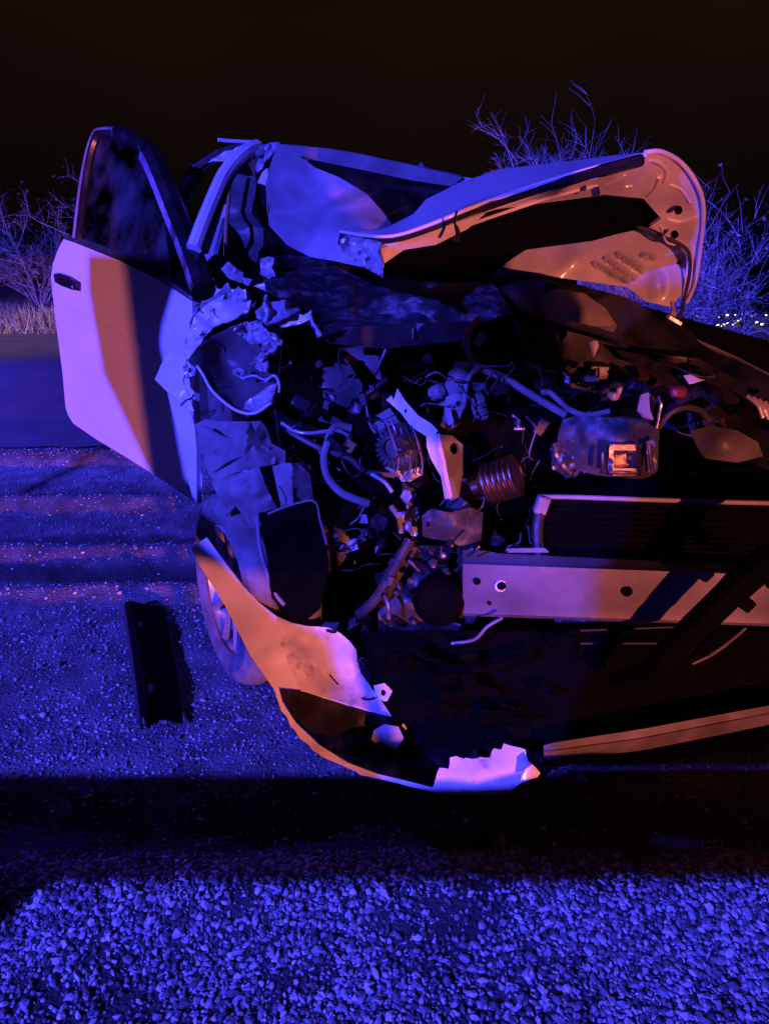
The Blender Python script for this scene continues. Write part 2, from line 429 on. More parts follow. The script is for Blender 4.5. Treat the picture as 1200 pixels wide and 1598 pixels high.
# loose stones
rng = np.random.default_rng(5)
phi = (1 + 5 ** .5) / 2
ico = np.array([(-1, phi, 0), (1, phi, 0), (-1, -phi, 0), (1, -phi, 0), (0, -1, phi), (0, 1, phi), (0, -1, -phi), (0, 1, -phi), (phi, 0, -1), (phi, 0, 1), (-phi, 0, -1), (-phi, 0, 1)]) / math.sqrt(1 + phi * phi)
icf = np.array([(0, 11, 5), (0, 5, 1), (0, 1, 7), (0, 7, 10), (0, 10, 11), (1, 5, 9), (5, 11, 4), (11, 10, 2), (10, 7, 6), (7, 1, 8), (3, 9, 4), (3, 4, 2), (3, 2, 6), (3, 6, 8), (3, 8, 9), (4, 9, 5), (2, 4, 11), (6, 2, 10), (8, 6, 7), (9, 8, 1)])
def stones(name, label, zones, m='gravel_stone', squash=(.55, .95), zfun=ground_z, tint=(.12, 1.2)):
    xy = []; rr = []
    for (x0, x1, y0, y1, sp, r0, r1) in zones:
        nx, ny = int((x1 - x0) / sp), int((y1 - y0) / sp)
        gx, gy = np.meshgrid(np.arange(nx), np.arange(ny))
        px = x0 + (gx.ravel() + rng.uniform(-.1, 1.1, gx.size)) * sp; py = y0 + (gy.ravel() + rng.uniform(-.1, 1.1, gx.size)) * sp
        keep = nz2(px, py, 5, 3) + .6 * nz2(px, py, 14, 9) + rng.normal(0, .45, px.size) > -.30
        keep &= shade_bands(px, py) < rng.uniform(.15, 1.0, px.size)
        px, py = px[keep], py[keep]
        rad = r0 + (r1 - r0) * rng.beta(1.3, 3.2, px.size)
        xy.append(np.stack([px, py], 1)); rr.append(rad)
    xy = np.concatenate(xy); rad = np.concatenate(rr); n = len(rad)
    sc = rad[:, None] * np.stack([rng.uniform(.85, 1.6, n), rng.uniform(.65, 1.05, n), rng.uniform(*squash, n)], 1)
    V = ico[None] * (1 + rng.uniform(-.32, .28, (n, 12, 1))) * sc[:, None]
    a = rng.uniform(0, 6.28, n); c, s = np.cos(a), np.sin(a)
    tl = rng.normal(0, .35, n); ct, st = np.cos(tl), np.sin(tl)
    x, y, z = V[..., 0].copy(), V[..., 1].copy(), V[..., 2].copy()
    y, z = y * ct[:, None] - z * st[:, None], y * st[:, None] + z * ct[:, None]
    V[..., 0] = x * c[:, None] - y * s[:, None] + xy[:, :1]; V[..., 1] = x * s[:, None] + y * c[:, None] + xy[:, 1:]
    V[..., 2] = z + (zfun(xy[:, 0], xy[:, 1]) + sc[:, 2] * .45)[:, None]
    Fc = (icf[None] + (np.arange(n) * 12)[:, None, None]).reshape(-1, 3)
    o = np_obj(name, V.reshape(-1, 3), Fc, m, smooth=False)
    t = .10 + 1.5 * rng.beta(.9, 1.7, n)
    hue = rng.uniform(-.06, .06, (n, 1)) * np.array([[1, 0, -1]])
    colr = np.clip(t[:, None] * (1 + hue), 0, 1.3)
    at = o.data.attributes.new('tint', 'FLOAT_COLOR', 'POINT')
    at.data.foreach_set('color', np.repeat(np.concatenate([colr, np.ones((n, 1))], 1), 12, 0).astype(np.float32).ravel())
    o['kind'] = 'stuff'; o['label'] = label
    return o
stones('gravel', 'loose pale gravel lying over the verge', [
    (-.95, 1.0, .78, 1.36, .0100, .0035, .0095), (-.95, 1.0, .78, 1.36, .0135, .004, .0125), (-.95, 1.0, .78, 1.38, .008, .002, .005),
    (-1.5, 1.7, 1.34, 2.0, .013, .0022, .0065), (-1.6, 1.0, 2.0, 2.75, .016, .002, .006), (-1.6, .6, 1.34, 2.7, .06, .005, .012), (-2.8, .2, 2.7, 4.6, .028, .003, .008), (-4.5, .2, 4.5, 5.2, .05, .004, .012)])
stones('glass_crumbs', 'small crumbs of broken window glass scattered on the gravel by the wheel', [(-1.2, .3, 1.5, 2.6, .055, .003, .005)], m='crumb', squash=(.5, .9))

# ------------------------------------------------------------------ the wrecked car
CAR = empty('wrecked_car', (0.05, 2.9, 0), 'white hatchback with its front end smashed open on the gravel verge', 'car')
BK = Vector((-.26, .966, 0)); RT = Vector((.966, .26, 0))
A0 = Vector((-.56, 2.55, 0))
def CB(s, t, z): return A0 + RT * s + BK * t + Vector((0, 0, z))

# --- roof, header, pillars, shell behind
hdr = line3([(398, 226, 2.85), (440, 225, 2.88), (500, 231, 2.94), (560, 240, 3.0), (640, 257, 3.08), (720, 276, 3.15), (860, 292, 3.28)])
hs = smooth_line(hdr, 4); rows = 9; v = []; f = []
for i in range(rows):
    t = i / (rows - 1)
    for j, p in enumerate(hs):
        s = j / (len(hs) - 1)
        q = p + BK * (1.75 * t) + Vector((0, 0, -.14 * t * t + .03 * math.sin(math.pi * s) * t - .02 * t))
        q.z += .004 * mnoise.noise(q * 4) * t
        v.append(q)
k = len(hs)
for i in range(rows - 1):
    for j in range(k - 1): f.append((i * k + j, i * k + j + 1, (i + 1) * k + j + 1, (i + 1) * k + j))
MB().add(v, f).build('roof', 'paint', CAR, thick=.02)
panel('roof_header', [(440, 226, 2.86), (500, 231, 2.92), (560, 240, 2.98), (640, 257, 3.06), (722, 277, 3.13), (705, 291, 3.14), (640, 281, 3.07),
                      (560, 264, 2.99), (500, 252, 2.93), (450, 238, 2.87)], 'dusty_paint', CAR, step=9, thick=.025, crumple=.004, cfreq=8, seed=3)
panel('torn_roof_edge', [(398, 222, 2.83), (430, 226, 2.84), (424, 240, 2.82), (402, 246, 2.8), (385, 252, 2.78), (372, 246, 2.76), (350, 250, 2.76), (324, 254, 2.75),
                         (345, 240, 2.78), (370, 229, 2.8)], 'paint_torn', CAR, step=7, thick=.004, crumple=.03, cfreq=20, seed=5, jag=2)
hose('roof_trim', [(341, 218, 2.78), (360, 220, 2.8), (398, 222, 2.84)], .006, 'paint', CAR)
panel('crushed_pillar_joint', [(400, 228, 2.80), (418, 224, 2.8), (437, 222, 2.8), (425, 240, 2.78), (410, 262, 2.77), (398, 272, 2.76), (402, 250, 2.77)], 'foil', CAR,
      step=6, crumple=.04, cfreq=26, seed=8, jag=2)
hose('windscreen_pillar', [(303, 388, 2.45), (316, 352, 2.5), (334, 308, 2.58), (352, 270, 2.66), (378, 241, 2.74), (402, 229, 2.82)],
     [.024] * 26, 'paint', CAR, n=10)
hose('pillar_seal', [(318, 392, 2.47), (332, 350, 2.53), (347, 305, 2.61), (362, 270, 2.69), (386, 246, 2.77)], .016, 'rubber', CAR)
hose('door_pillar', [(268, 420, 3.3), (276, 350, 3.35), (288, 300, 3.4), (310, 262, 3.42)], .035, 'gloss', CAR)
hose('roof_rail', [(310, 262, 3.42), (345, 240, 3.1), (398, 226, 2.86)], .02, 'black', CAR)
panel('torn_pillar_trim', [(402, 285, 2.72), (410, 268, 2.73), (418, 262, 2.74), (418, 290, 2.72)], 'paint', CAR, step=7, seed=2)
# right and left sides, tail, floor
def side(s):
    prof = [(.22, 0), (.22, .95), (.30, 1.0), (.52, 1.12), (.62, 1.45), (.6, 1.75), (.42, 2.0), (.3, 2.1), (.34, 2.5), (.60, 2.62), (.95, 2.55), (1.02, 2.3), (.98, 0)]
    v = [CB(s, t, z) for (z, t) in prof] + [CB(s + (.05 if s < .5 else -.05), t, z) for (z, t) in prof]; n = len(prof)
    return MB().add(v, [tuple(range(n)), tuple(range(n, 2 * n))[::-1]] + [(i, (i + 1) % n, n + (i + 1) % n, n + i) for i in range(n)])
side(0.02).build('body_side', 'paint', CAR, smooth=False, bevel=.01); side(1.58).build('body_side', 'paint', CAR, smooth=False, bevel=.01)
mb = MB(); mb.box(CB(.8, 2.58, .62), (1.5, .08, .75), Matrix.Rotation(.263, 3, 'Z'))
mb.build('tailgate', 'paint', CAR, bevel=.02)
for s in (.05, 1.55):
    MB().tube(smooth_line([CB(s, 2.5, .95), CB(s + (.04 if s < 1 else -.04), 2.2, 1.2), CB(s + (.1 if s < 1 else -.1), 1.8, 1.44)]), .045).build('rear_pillar', 'paint', CAR)
MB().box(CB(.8, 1.2, .27), (1.5, 2.5, .08), Matrix.Rotation(.263, 3, 'Z')).build('floor_pan', 'matt_black', CAR)
for s in (.42, 1.18):
    r_ = Matrix.Rotation(.263, 3, 'Z')
    q = MB(); q.box(CB(s, .75, .48), (.5, .5, .2), r_); q.box(CB(s, 1.0, .85), (.46, .14, .6), r_ @ Matrix.Rotation(-.2, 3, 'X'))
    sobj = q.build('seat', 'fabric', CAR, bevel=.05)
    MB().box(CB(s, 1.08, 1.23), (.26, .1, .16), r_).build('headrest', 'fabric', sobj, bevel=.04)

# --- dashboard, firewall, windscreen
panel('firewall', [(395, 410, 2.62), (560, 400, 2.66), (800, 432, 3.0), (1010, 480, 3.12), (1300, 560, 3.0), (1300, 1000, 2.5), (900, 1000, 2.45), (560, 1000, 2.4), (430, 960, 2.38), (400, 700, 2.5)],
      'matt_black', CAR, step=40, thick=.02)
panel('windscreen', [(402, 236, 2.88), (500, 252, 2.97), (600, 270, 3.07), (710, 290, 3.17), (850, 310, 3.30), (800, 400, 3.12), (640, 420, 2.75), (440, 410, 2.62), (400, 330, 2.7)],
      'screen', CAR, step=30, thick=.006, crumple=.02, cfreq=5, seed=4)
panel('dashboard', [(330, 400, 2.72), (360, 390, 2.9), (560, 375, 3.1), (900, 400, 3.3), (900, 470, 2.9), (560, 440, 2.75), (345, 440, 2.66)], 'black', CAR, step=30, thick=.03)
panel('hanging_airbag_trim', [(352, 265, 2.86), (385, 250, 2.88), (404, 290, 2.86), (412, 350, 2.84), (420, 400, 2.8), (395, 420, 2.78), (370, 410, 2.76), (352, 390, 2.76), (356, 330, 2.82)], 'dark_grey', CAR,
      step=14, crumple=.05, cfreq=9, seed=12)
hose('door_seal', [(357, 262, 2.78), (358, 300, 2.75), (354, 350, 2.7), (352, 400, 2.66)], .007, 'yellow', CAR)

# --- cowl: crumpled black shelf under the hood with glass crumbs
def cowl_relief(u, v):
    t = (v - (455 + .03 * (u - 420))) / 60.0
    return -.05 * math.cos(t * 5.5) * (1 if u < 800 else .4)
panel('cowl', [(405, 404, 2.36), (450, 400, 2.42), (540, 410, 2.46), (600, 428, 2.46), (700, 430, 2.46), (760, 425, 2.5), (800, 488, 2.34), (760, 500, 2.28), (680, 505, 2.24), (560, 512, 2.2), (500, 520, 2.18), (455, 478, 2.2), (415, 450, 2.24)],
      'cowl', CAR, relief=cowl_relief, step=11, crumple=.025, cfreq=11, seed=21, thick=.006)
panel('cowl_lip', [(500, 512, 2.16), (620, 506, 2.18), (740, 502, 2.22), (730, 530, 2.24), (600, 545, 2.2), (510, 535, 2.18)], 'black', CAR, step=14, crumple=.02, seed=22)

# --- hood: left fold, top, lip, underside, liner, inner panel
HD = panel('hood', [(530, 364, 2.07), (600, 371, 2.06), (660, 354, 2.08), (760, 315, 2.14), (880, 275, 2.2), (1002, 244, 2.27), (1008, 238, 2.34), (960, 242, 2.48), (900, 250, 2.58), (780, 264, 2.64),
                    (715, 286, 2.6), (665, 311, 2.54), (645, 334, 2.45), (610, 352, 2.3), (596, 358, 2.2)], 'paint', CAR, step=6, thick=.004, crumple=.002, cfreq=6, seed=31)
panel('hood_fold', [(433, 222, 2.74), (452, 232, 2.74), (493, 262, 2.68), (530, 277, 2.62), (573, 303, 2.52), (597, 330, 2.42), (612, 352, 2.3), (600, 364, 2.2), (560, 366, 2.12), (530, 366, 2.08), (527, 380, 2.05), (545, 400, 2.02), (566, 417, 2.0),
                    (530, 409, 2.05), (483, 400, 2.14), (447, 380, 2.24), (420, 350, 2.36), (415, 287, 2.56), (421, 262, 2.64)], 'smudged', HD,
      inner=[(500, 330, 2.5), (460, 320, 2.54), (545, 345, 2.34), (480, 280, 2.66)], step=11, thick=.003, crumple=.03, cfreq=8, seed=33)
panel('torn_hood_corner', [(530, 374, 2.03), (545, 366, 2.02), (595, 378, 2.0), (590, 395, 2.0), (600, 412, 1.98), (598, 434, 1.97), (580, 424, 1.98), (555, 408, 2.0), (535, 395, 2.02)], 'foil', HD, step=6, crumple=.045, cfreq=22, seed=35, jag=1.5)
lip = [(530, 368, 2.05), (570, 375, 2.045), (612, 375, 2.045), (665, 360, 2.07), (762, 322, 2.13), (880, 284, 2.19), (940, 266, 2.22), (1000, 250, 2.255)]
hose('hood_lip', lip, [.008] * 10 + [.007] * 10 + [.010] * 5 + [.014] * 5 + [.017] * 6, 'gloss', HD, n=8)
hose('hood_lip_edge', [(530, 362, 2.055), (570, 368, 2.05), (612, 369, 2.05), (665, 353, 2.075), (762, 314, 2.135), (880, 275, 2.195), (1000, 242, 2.26)], .0055, 'paint', HD)
def under_relief(u, v):
    r = 0
    d = math.hypot((u - 1058) / 24, (v - 328) / 17); r += .018 * math.exp(-d ** 4)
    d = math.hypot((u - 1052) / 22, (v - 366) / 18); r += .018 * math.exp(-d ** 4)
    x = (u - 1020) + (v - 285) * .5; r -= .016 * math.exp(-(x / 7) ** 2) * (1 if v < 312 else 0)
    x = (v - 283 + (u - 950) * .25); r -= .012 * math.exp(-(x / 5) ** 2) * (1 if 840 < u < 1000 else 0)
    return r
def ell(cu, cv, a, b, rot=0, n=14):
    return [(cu + a * math.cos(q) * math.cos(rot) - b * math.sin(q) * math.sin(rot), cv + a * math.cos(q) * math.sin(rot) + b * math.sin(q) * math.cos(rot)) for q in [2 * math.pi * i / n for i in range(n)]]
panel('hood_inner_frame', [(593, 388, 2.03), (640, 374, 2.06), (700, 352, 2.1), (763, 330, 2.14), (880, 292, 2.2), (960, 270, 2.245), (1002, 256, 2.27), (1010, 240, 2.29), (1031, 239, 2.32), (1062, 256, 2.40),
                            (1084, 286, 2.50), (1094, 322, 2.62), (1091, 372, 2.8), (1081, 441, 3.0), (1070, 470, 3.08), (1063, 474, 3.09), (1069, 430, 2.98), (1073, 402, 2.9), (1066, 384, 2.86), (1014, 354, 2.74), (1031, 341, 2.7),
                            (1004, 310, 2.58), (943, 304, 2.52), (893, 311, 2.46), (763, 328, 2.32), (730, 357, 2.17), (680, 382, 2.12), (630, 390, 2.08), (600, 411, 2.04)],
      'inner_paint', HD, inner=[(1040, 300, 2.54), (1075, 350, 2.72)], holes=[ell(1058, 328, 7, 4, -.2), ell(1052, 366, 7, 6)], step=8, thick=.012, relief=under_relief, seed=36)
hose('hood_rim', [(1006, 238, 2.28), (1031, 237, 2.31), (1062, 254, 2.39), (1086, 286, 2.49), (1097, 322, 2.61), (1094, 372, 2.79), (1084, 441, 2.99), (1071, 472, 3.07)], .007, 'inner_paint', HD, n=10)
panel('hood_liner', [(598, 414, 2.1), (630, 393, 2.14), (680, 384, 2.18), (730, 359, 2.24), (763, 331, 2.37), (893, 312, 2.52), (943, 305, 2.58), (1004, 311, 2.66), (1031, 341, 2.78), (1014, 354, 2.82), (960, 366, 2.8),
                      (924, 376, 2.76), (820, 390, 2.6), (790, 410, 2.48), (760, 440, 2.44), (690, 440, 2.35), (640, 438, 2.22)], 'matt_black', HD, step=16, thick=.012, crumple=.01, seed=37)
def rib_relief(u, v):
    r = 0
    for (a, b, c, d) in ((930, 413, 978, 438), (945, 404, 985, 432), (964, 398, 1000, 420), (1002, 398, 1020, 404)):
        L = math.hypot(c - a, d - b); t = ((u - a) * (c - a) + (v - b) * (d - b)) / L / L
        if -.1 < t < 1.1:
            q = abs((u - a) * (d - b) - (v - b) * (c - a)) / L
            r -= .026 * math.exp(-(q / 3.0) ** 2)
    r += .03 * math.exp(-(((u - 1025) / 12) ** 2 + ((v - 440) / 22) ** 2))
    return r
panel('hood_inner_panel', [(759, 414, 2.92), (771, 384, 2.94), (788, 372, 2.95), (797, 356, 2.96), (806, 364, 2.96), (820, 380, 2.96), (880, 374, 2.97), (924, 368, 2.98), (962, 358, 2.99), (985, 354, 2.99), (1030, 370, 2.99), (1060, 385, 2.99), (1070, 398, 2.98), (1070, 430, 2.98), (1064, 458, 2.97),
                            (1047, 479, 2.96), (1008, 471, 2.96), (978, 448, 2.94), (912, 439, 2.93), (809, 424, 2.92)], 'inner_grey', HD, inner=[(900, 400, 2.90), (1020, 420, 2.92)], step=4.5, thick=.01, relief=rib_relief, seed=38,
      holes=[ell(1059, 410, 4, 3)])
for pts, r_ in (([(1014, 249), (1030, 256), (1039, 268), (1036, 284)], .006), ([(1028, 276), (1022, 292), (1012, 305)], .007), ([(944, 288), (962, 281), (974, 273)], .004), ([(968, 296), (976, 291), (986, 290)], .004),
                ([(1044, 288), (1062, 296), (1076, 316)], .004), ([(1040, 342), (1060, 346), (1086, 338)], .005), ([(1030, 352), (1040, 378), (1062, 382)], .004), ([(700, 362), (780, 334), (860, 308), (930, 290)], .005)):
    hose('stamped_rib', [(u, v, PZ['hood_inner_frame'](u, v) + under_relief(u, v) - .001) for u, v in pts], r_, 'inner_paint', HD, n=8)
hose('hood_seal', [(985, 350, 2.80), (1030, 366, 2.82), (1066, 385, 2.84), (1075, 400, 2.87), (1075, 430, 2.92), (1066, 470, 2.95), (1060, 500, 2.8), (1062, 520, 2.65)], .007, 'rubber', HD)
panel('hood_skin', [(668, 314, 2.60), (780, 268, 2.70), (900, 254, 2.64), (1008, 242, 2.42), (1060, 259, 2.48), (1082, 288, 2.58), (1091, 324, 2.70), (1088, 372, 2.88), (1078, 440, 3.08), (1070, 462, 3.14), (1074, 405, 3.08), (1040, 385, 3.06), (985, 362, 3.06), (800, 362, 3.04), (700, 372, 2.9)],
      'paint', HD, inner=[(900, 300, 2.9), (1050, 320, 2.72)], step=14, thick=.004, seed=39)
hose('hood_stay_bracket', [(713, 330, 2.02), (709, 345, 2.0), (714, 362, 1.99), (712, 378, 1.98)], [.003] * 8 + [.006] * 8, 'steel', HD)
hose('hood_catch', [(928, 296, 2.26), (930, 303, 2.25)], .012, 'dark_metal', HD)

for (u, v, y, r_) in ((1058, 328, 2.60, .0085), (1052, 366, 2.70, .0085), (1059, 410, 2.975, .006)):
    MB().lathe([(r_ * 1.6, -.002), (r_ * 1.6, .002)], P(u, v, y + .015), (.2, -1, .2), 16).build('dark_hole_disc', 'matt_black', HD)  # dark discs behind the holes stand in for the shade inside them
# --- hinge and right side of the bay
hose('hood_hinge', [(1048, 470, 2.6), (1050, 488, 2.58), (1044, 500, 2.56)], [.006] * 5 + [.012] * 6, 'foil', CAR)
MB().box(P(1052, 500, 2.5), (.055, .02, .018), Matrix.Rotation(.5, 3, 'Y')).build('hinge_bolt', 'steel', CAR, bevel=.004)
panel('cowl_grille', [(742, 424, 2.5), (800, 430, 2.54), (900, 444, 2.6), (970, 462, 2.62), (1045, 500, 2.6), (1075, 520, 2.58), (1090, 545, 2.56), (1000, 540, 2.46), (900, 510, 2.42), (820, 490, 2.42)], 'gloss', CAR, step=14, crumple=.03, cfreq=8, seed=41, thick=.01)
panel('fender_top', [(1060, 510, 2.6), (1078, 515, 2.62), (1090, 534, 2.6), (1120, 552, 2.5), (1152, 566, 2.4), (1210, 598, 2.2), (1300, 650, 1.95), (1300, 720, 1.9), (1200, 650, 2.1), (1130, 600, 2.3), (1080, 555, 2.5)], 'gloss', CAR, step=14, thick=.008, crumple=.01, seed=43)
hose('fender_edge', [(1084, 530, 2.62), (1120, 549, 2.52), (1152, 563, 2.42), (1210, 595, 2.22), (1300, 645, 1.97)], .006, 'primer', CAR)
panel('left_fender', [(1090, 532, 2.66), (1152, 560, 2.48), (1220, 596, 2.26), (1320, 652, 2.0), (1400, 760, 1.95), (1400, 1000, 1.95), (1330, 1000, 2.1), (1250, 900, 2.4), (1200, 800, 2.6)], 'paint', CAR, step=30, seed=44)
panel('reservoir', [(838, 462, 2.34), (870, 450, 2.36), (912, 458, 2.36), (945, 482, 2.34), (962, 508, 2.3), (930, 510, 2.28), (890, 500, 2.3), (862, 500, 2.3), (845, 484, 2.32)], 'resin', CAR, inner=[(900, 482, 2.26)], step=10, crumple=.02, cfreq=14, seed=45, thick=.03)
panel('inner_wing', [(800, 500, 2.4), (900, 520, 2.4), (1000, 550, 2.42), (1090, 560, 2.44), (1200, 620, 2.15), (1300, 700, 1.95), (1300, 780, 1.9), (1100, 690, 2.2), (960, 640, 2.3), (840, 600, 2.34)], 'black', CAR, step=18, crumple=.03, cfreq=7, seed=46)
panel('scuttle_trim', [(960, 545, 2.3), (1030, 560, 2.28), (1105, 582, 2.2), (1090, 592, 2.18), (1040, 586, 2.22), (990, 570, 2.26)], 'gloss', CAR, step=9, crumple=.02, seed=47)
panel('glass_shard', [(1066, 586, 2.16), (1082, 584, 2.15), (1100, 591, 2.13), (1082, 597, 2.13), (1074, 598, 2.13)], 'crumb', CAR, step=6, seed=48)
panel('glass_shard', [(914, 534, 2.2), (932, 532, 2.2), (934, 540, 2.19), (926, 558, 2.18), (922, 545, 2.19)], 'crumb', CAR, step=6, seed=49)
hose('trim_strip', [(1035, 566, 2.2), (1075, 582, 2.16), (1095, 590, 2.12), (1116, 588, 2.1)], .004, 'steel', CAR)
MB().box(P(1055, 612, 2.1), (.05, .04, .035), Matrix.Rotation(.3, 3, 'Z')).build('fuse_cover', 'red', CAR, bevel=.01)
MB().box(P(958, 618, 2.1), (.032, .03, .022), Matrix.Rotation(.5, 3, 'Z')).box(P(966, 610, 2.1), (.016, .02, .03)).build('connector', 'yellow', CAR, bevel=.006)
hose('clip', [(880, 583, 2.2), (885, 590, 2.18), (884, 600, 2.17)], [.004] * 5 + [.008] * 6, 'crumb', CAR)
MB().box(P(922, 591, 2.15), (.04, .03, .016)).build('connector', 'resin', CAR, bevel=.005)

# --- engine
rnd = random.Random(77)
RX = Matrix.Rotation(.2, 3, 'Z')
MB().box(P(760, 720, 2.3), (.95, .35, .42), RX).build('engine_block', 'matt_black', CAR, bevel=.03)
MB().box(P(1110, 800, 2.2), (.7, .4, .4), RX).build('gearbox', 'matt_black', CAR, bevel=.05)
panel('heat_shield', [(878, 654, 2.0), (905, 648, 1.99), (960, 652, 1.96), (1012, 660, 1.97), (1028, 672, 2.0), (1026, 740, 1.99), (1000, 748, 1.97), (930, 742, 1.97), (890, 730, 1.99), (868, 712, 2.02), (870, 680, 2.02)], 'dark_metal', CAR,
      inner=[(950, 690, 1.92), (985, 700, 1.92)], step=9, crumple=.012, cfreq=18, seed=51, thick=.006)
ENG = panel('exhaust_port', [(946, 694, 1.90), (1000, 694, 1.90), (1001, 742, 1.90), (946, 742, 1.90)], 'steel', CAR, holes=[[(957, 703), (994, 703), (994, 731), (957, 731)]], step=6, thick=.03, seed=52,
            relief=lambda u, v: -.010 * math.exp(-((max(abs(u - 973) - 22, 0) / 3) ** 2 + 0) ) * (1 if abs(u - 973) < 26 else .2))
panel('port_face', [(957, 703, 1.925), (994, 703, 1.925), (995, 732, 1.925), (957, 732, 1.925)], 'brass', ENG, inner=[(975, 717, 1.915)], step=6, thick=.006, crumple=.006, cfreq=40, seed=53)
for a, b in (((940, 706), (940, 738)), ((950, 737), (992, 738)), ((1012, 694), (1018, 738))):
    hose('port_rib', [(a[0], a[1], 1.895), ((a[0] + b[0]) / 2, (a[1] + b[1]) / 2, 1.89), (b[0], b[1], 1.895)], .006, 'brass', ENG)
panel('manifold_flange', [(1008, 690, 1.93), (1020, 686, 1.93), (1026, 700, 1.94), (1023, 736, 1.94), (1010, 738, 1.93)], 'alu', CAR, step=6, crumple=.02, cfreq=30, seed=54)
for k_ in range(7):
    u, v = 868 + 7 * k_ + rnd.uniform(-4, 4), rnd.uniform(700, 728)
    hose('intake_runner', [(u, v - 16, 2.03), (u + rnd.uniform(-5, 5), v, 1.99), (u + rnd.uniform(-9, 9), v + 14, 2.0)], [.006] * 3 + [rnd.uniform(.008, .013)] * 5 + [.005] * 3, 'alu', CAR, n=7)
panel('intake_casting', [(858, 700, 2.02), (880, 690, 2.0), (900, 684, 2.0), (918, 700, 2.0), (908, 736, 2.0), (884, 744, 2.0), (862, 732, 2.02)], 'alu', CAR, step=5, crumple=.05, cfreq=30, seed=56, thick=.01)
panel('valve_cover', [(885, 652, 2.06), (905, 643, 2.08), (955, 648, 2.06), (1010, 655, 2.05), (1008, 664, 2.0), (950, 660, 1.99), (890, 662, 2.01)], 'dark_grey', CAR, step=8, crumple=.012, seed=55, thick=.01)
# coil, clips and hoses over the engine
for pts, r, m in (
    ([(748, 498, 2.16), (734, 512, 2.12), (728, 532, 2.1), (733, 555, 2.08), (750, 574, 2.06), (790, 592, 2.04), (835, 620, 2.02), (882, 648, 2.0)], .0105, 'liner'),
    ([(755, 573, 2.055), (736, 583, 2.03), (727, 602, 2.02), (724, 632, 2.02), (715, 650, 2.05)], .007, 'liner'),
    ([(846, 612, 2.04), (858, 613, 2.02), (875, 628, 2.0), (890, 640, 2.0), (915, 648, 1.99), (950, 642, 2.0)], .008, 'liner'),
    ([(1026, 668, 1.98), (1040, 650, 1.97), (1056, 638, 1.97), (1075, 636, 1.98), (1092, 641, 2.0), (1105, 655, 2.02)], .0085, 'rubber'),
    ([(1024, 668, 1.95), (1028, 648, 1.95), (1031, 630, 1.95), (1028, 618, 1.96)], .004, 'steel'),
    ([(570, 626, 2.1), (577, 660, 2.05), (586, 676, 2.02)], .004, 'liner'),
    ([(570, 618, 2.12), (588, 604, 2.12), (602, 593, 2.14)], .009, 'rubber'),
    ([(584, 585, 2.2), (594, 565, 2.2), (603, 545, 2.2)], .006, 'gloss'),
    ([(645, 512, 2.18), (644, 528, 2.18)], .004, 'steel'),
    ([(440, 665, 2.06), (470, 684, 2.02), (505, 702, 2.0), (545, 715, 2.0), (570, 735, 2.02), (615, 742, 2.05)], .0085, 'dark_grey'),
    ([(512, 690, 2.0), (506, 715, 1.98), (512, 745, 1.97), (532, 768, 1.96), (552, 778, 1.95), (576, 786, 1.95)], .0115, 'liner'),
    ([(548, 668, 2.04), (525, 665, 2.03), (514, 680, 2.01), (512, 695, 2.0)], .011, 'liner'),
    ([(440, 660, 2.04), (460, 672, 2.0), (482, 676, 1.99), (525, 672, 2.02), (548, 682, 2.04)], .005, 'foil'),
    ([(610, 790, 1.95), (622, 808, 1.93), (626, 832, 1.92)], .008, 'liner'),
    ([(580, 740, 2.0), (600, 752, 1.97), (612, 768, 1.96)], .006, 'foil'),
    ([(640, 842, 1.9), (618, 880, 1.88), (590, 930, 1.88), (560, 960, 1.9)], .016, 'rubber'),
    ([(705, 1004, 1.75), (740, 998, 1.72), (760, 978, 1.70), (784, 964, 1.69)], .0045, 'primer'),
    ([(600, 930, 1.85), (606, 945, 1.83), (607, 965, 1.83)], .006, 'alu'),
    ([(641, 876, 1.86), (654, 890, 1.85), (662, 894, 1.85)], .007, 'brass'),
):
    hose('hose' if r > .0075 else 'cable', pts, r, m, CAR)
for (u, v, Y, s, m) in ((843, 665, 2.05, .03, 'black'), (808, 658, 2.05, .012, 'liner'), (727, 535, 2.09, .02, 'liner'), (748, 530, 2.09, .022, 'liner')):
    MB().box(P(u, v, Y), (s, s, s * 1.6), Matrix.Rotation(.5, 3, 'Y')).build('clip', m, CAR, bevel=.003)
hose('bracket', [(800, 648, 2.03), (808, 655, 2.02), (808, 668, 2.02), (802, 669, 2.02), (818, 669, 2.02)], .004, 'foil', CAR)
# valve and sensor cluster
VC = MB(); VC.lathe([(.012, -.03), (.03, -.025), (.034, 0), (.034, .03), (.02, .045), (.012, .05)], P(713, 600, 2.06), (.2, -.5, .8), 18)
VC = VC.build('throttle_valve', 'liner', CAR)
panel('valve_body', [(695, 620, 2.03), (712, 612, 2.02), (728, 620, 2.03), (722, 640, 2.02), (712, 665, 2.0), (706, 668, 2.0), (692, 652, 2.01)], 'liner', VC, step=6, thick=.03, crumple=.01, cfreq=25, seed=61, holes=[ell(716, 630, 5, 5)])
MB().lathe([(.012, 0), (.022, .004), (.022, .03), (.012, .04)], P(676, 615, 2.06), (.5, -.7, .4), 14).build('sensor', 'liner', VC)
mb = MB()
for i in range(5): mb.lathe([(.02, 0), (.024, .002), (.024, .006), (.02, .008)], P(743 + i * 1.5, 622 + i * 6, 2.05), (.3, -.6, .8), 14)
mb.build('ribbed_elbow', 'liner', VC)
# decal with no legible print, only a pale label patch
panel('paper_tag', [(694, 640, 1.995), (702, 636, 1.995), (708, 658, 1.98), (700, 664, 1.98)], 'resin', VC, step=6, thick=.002, seed=62)
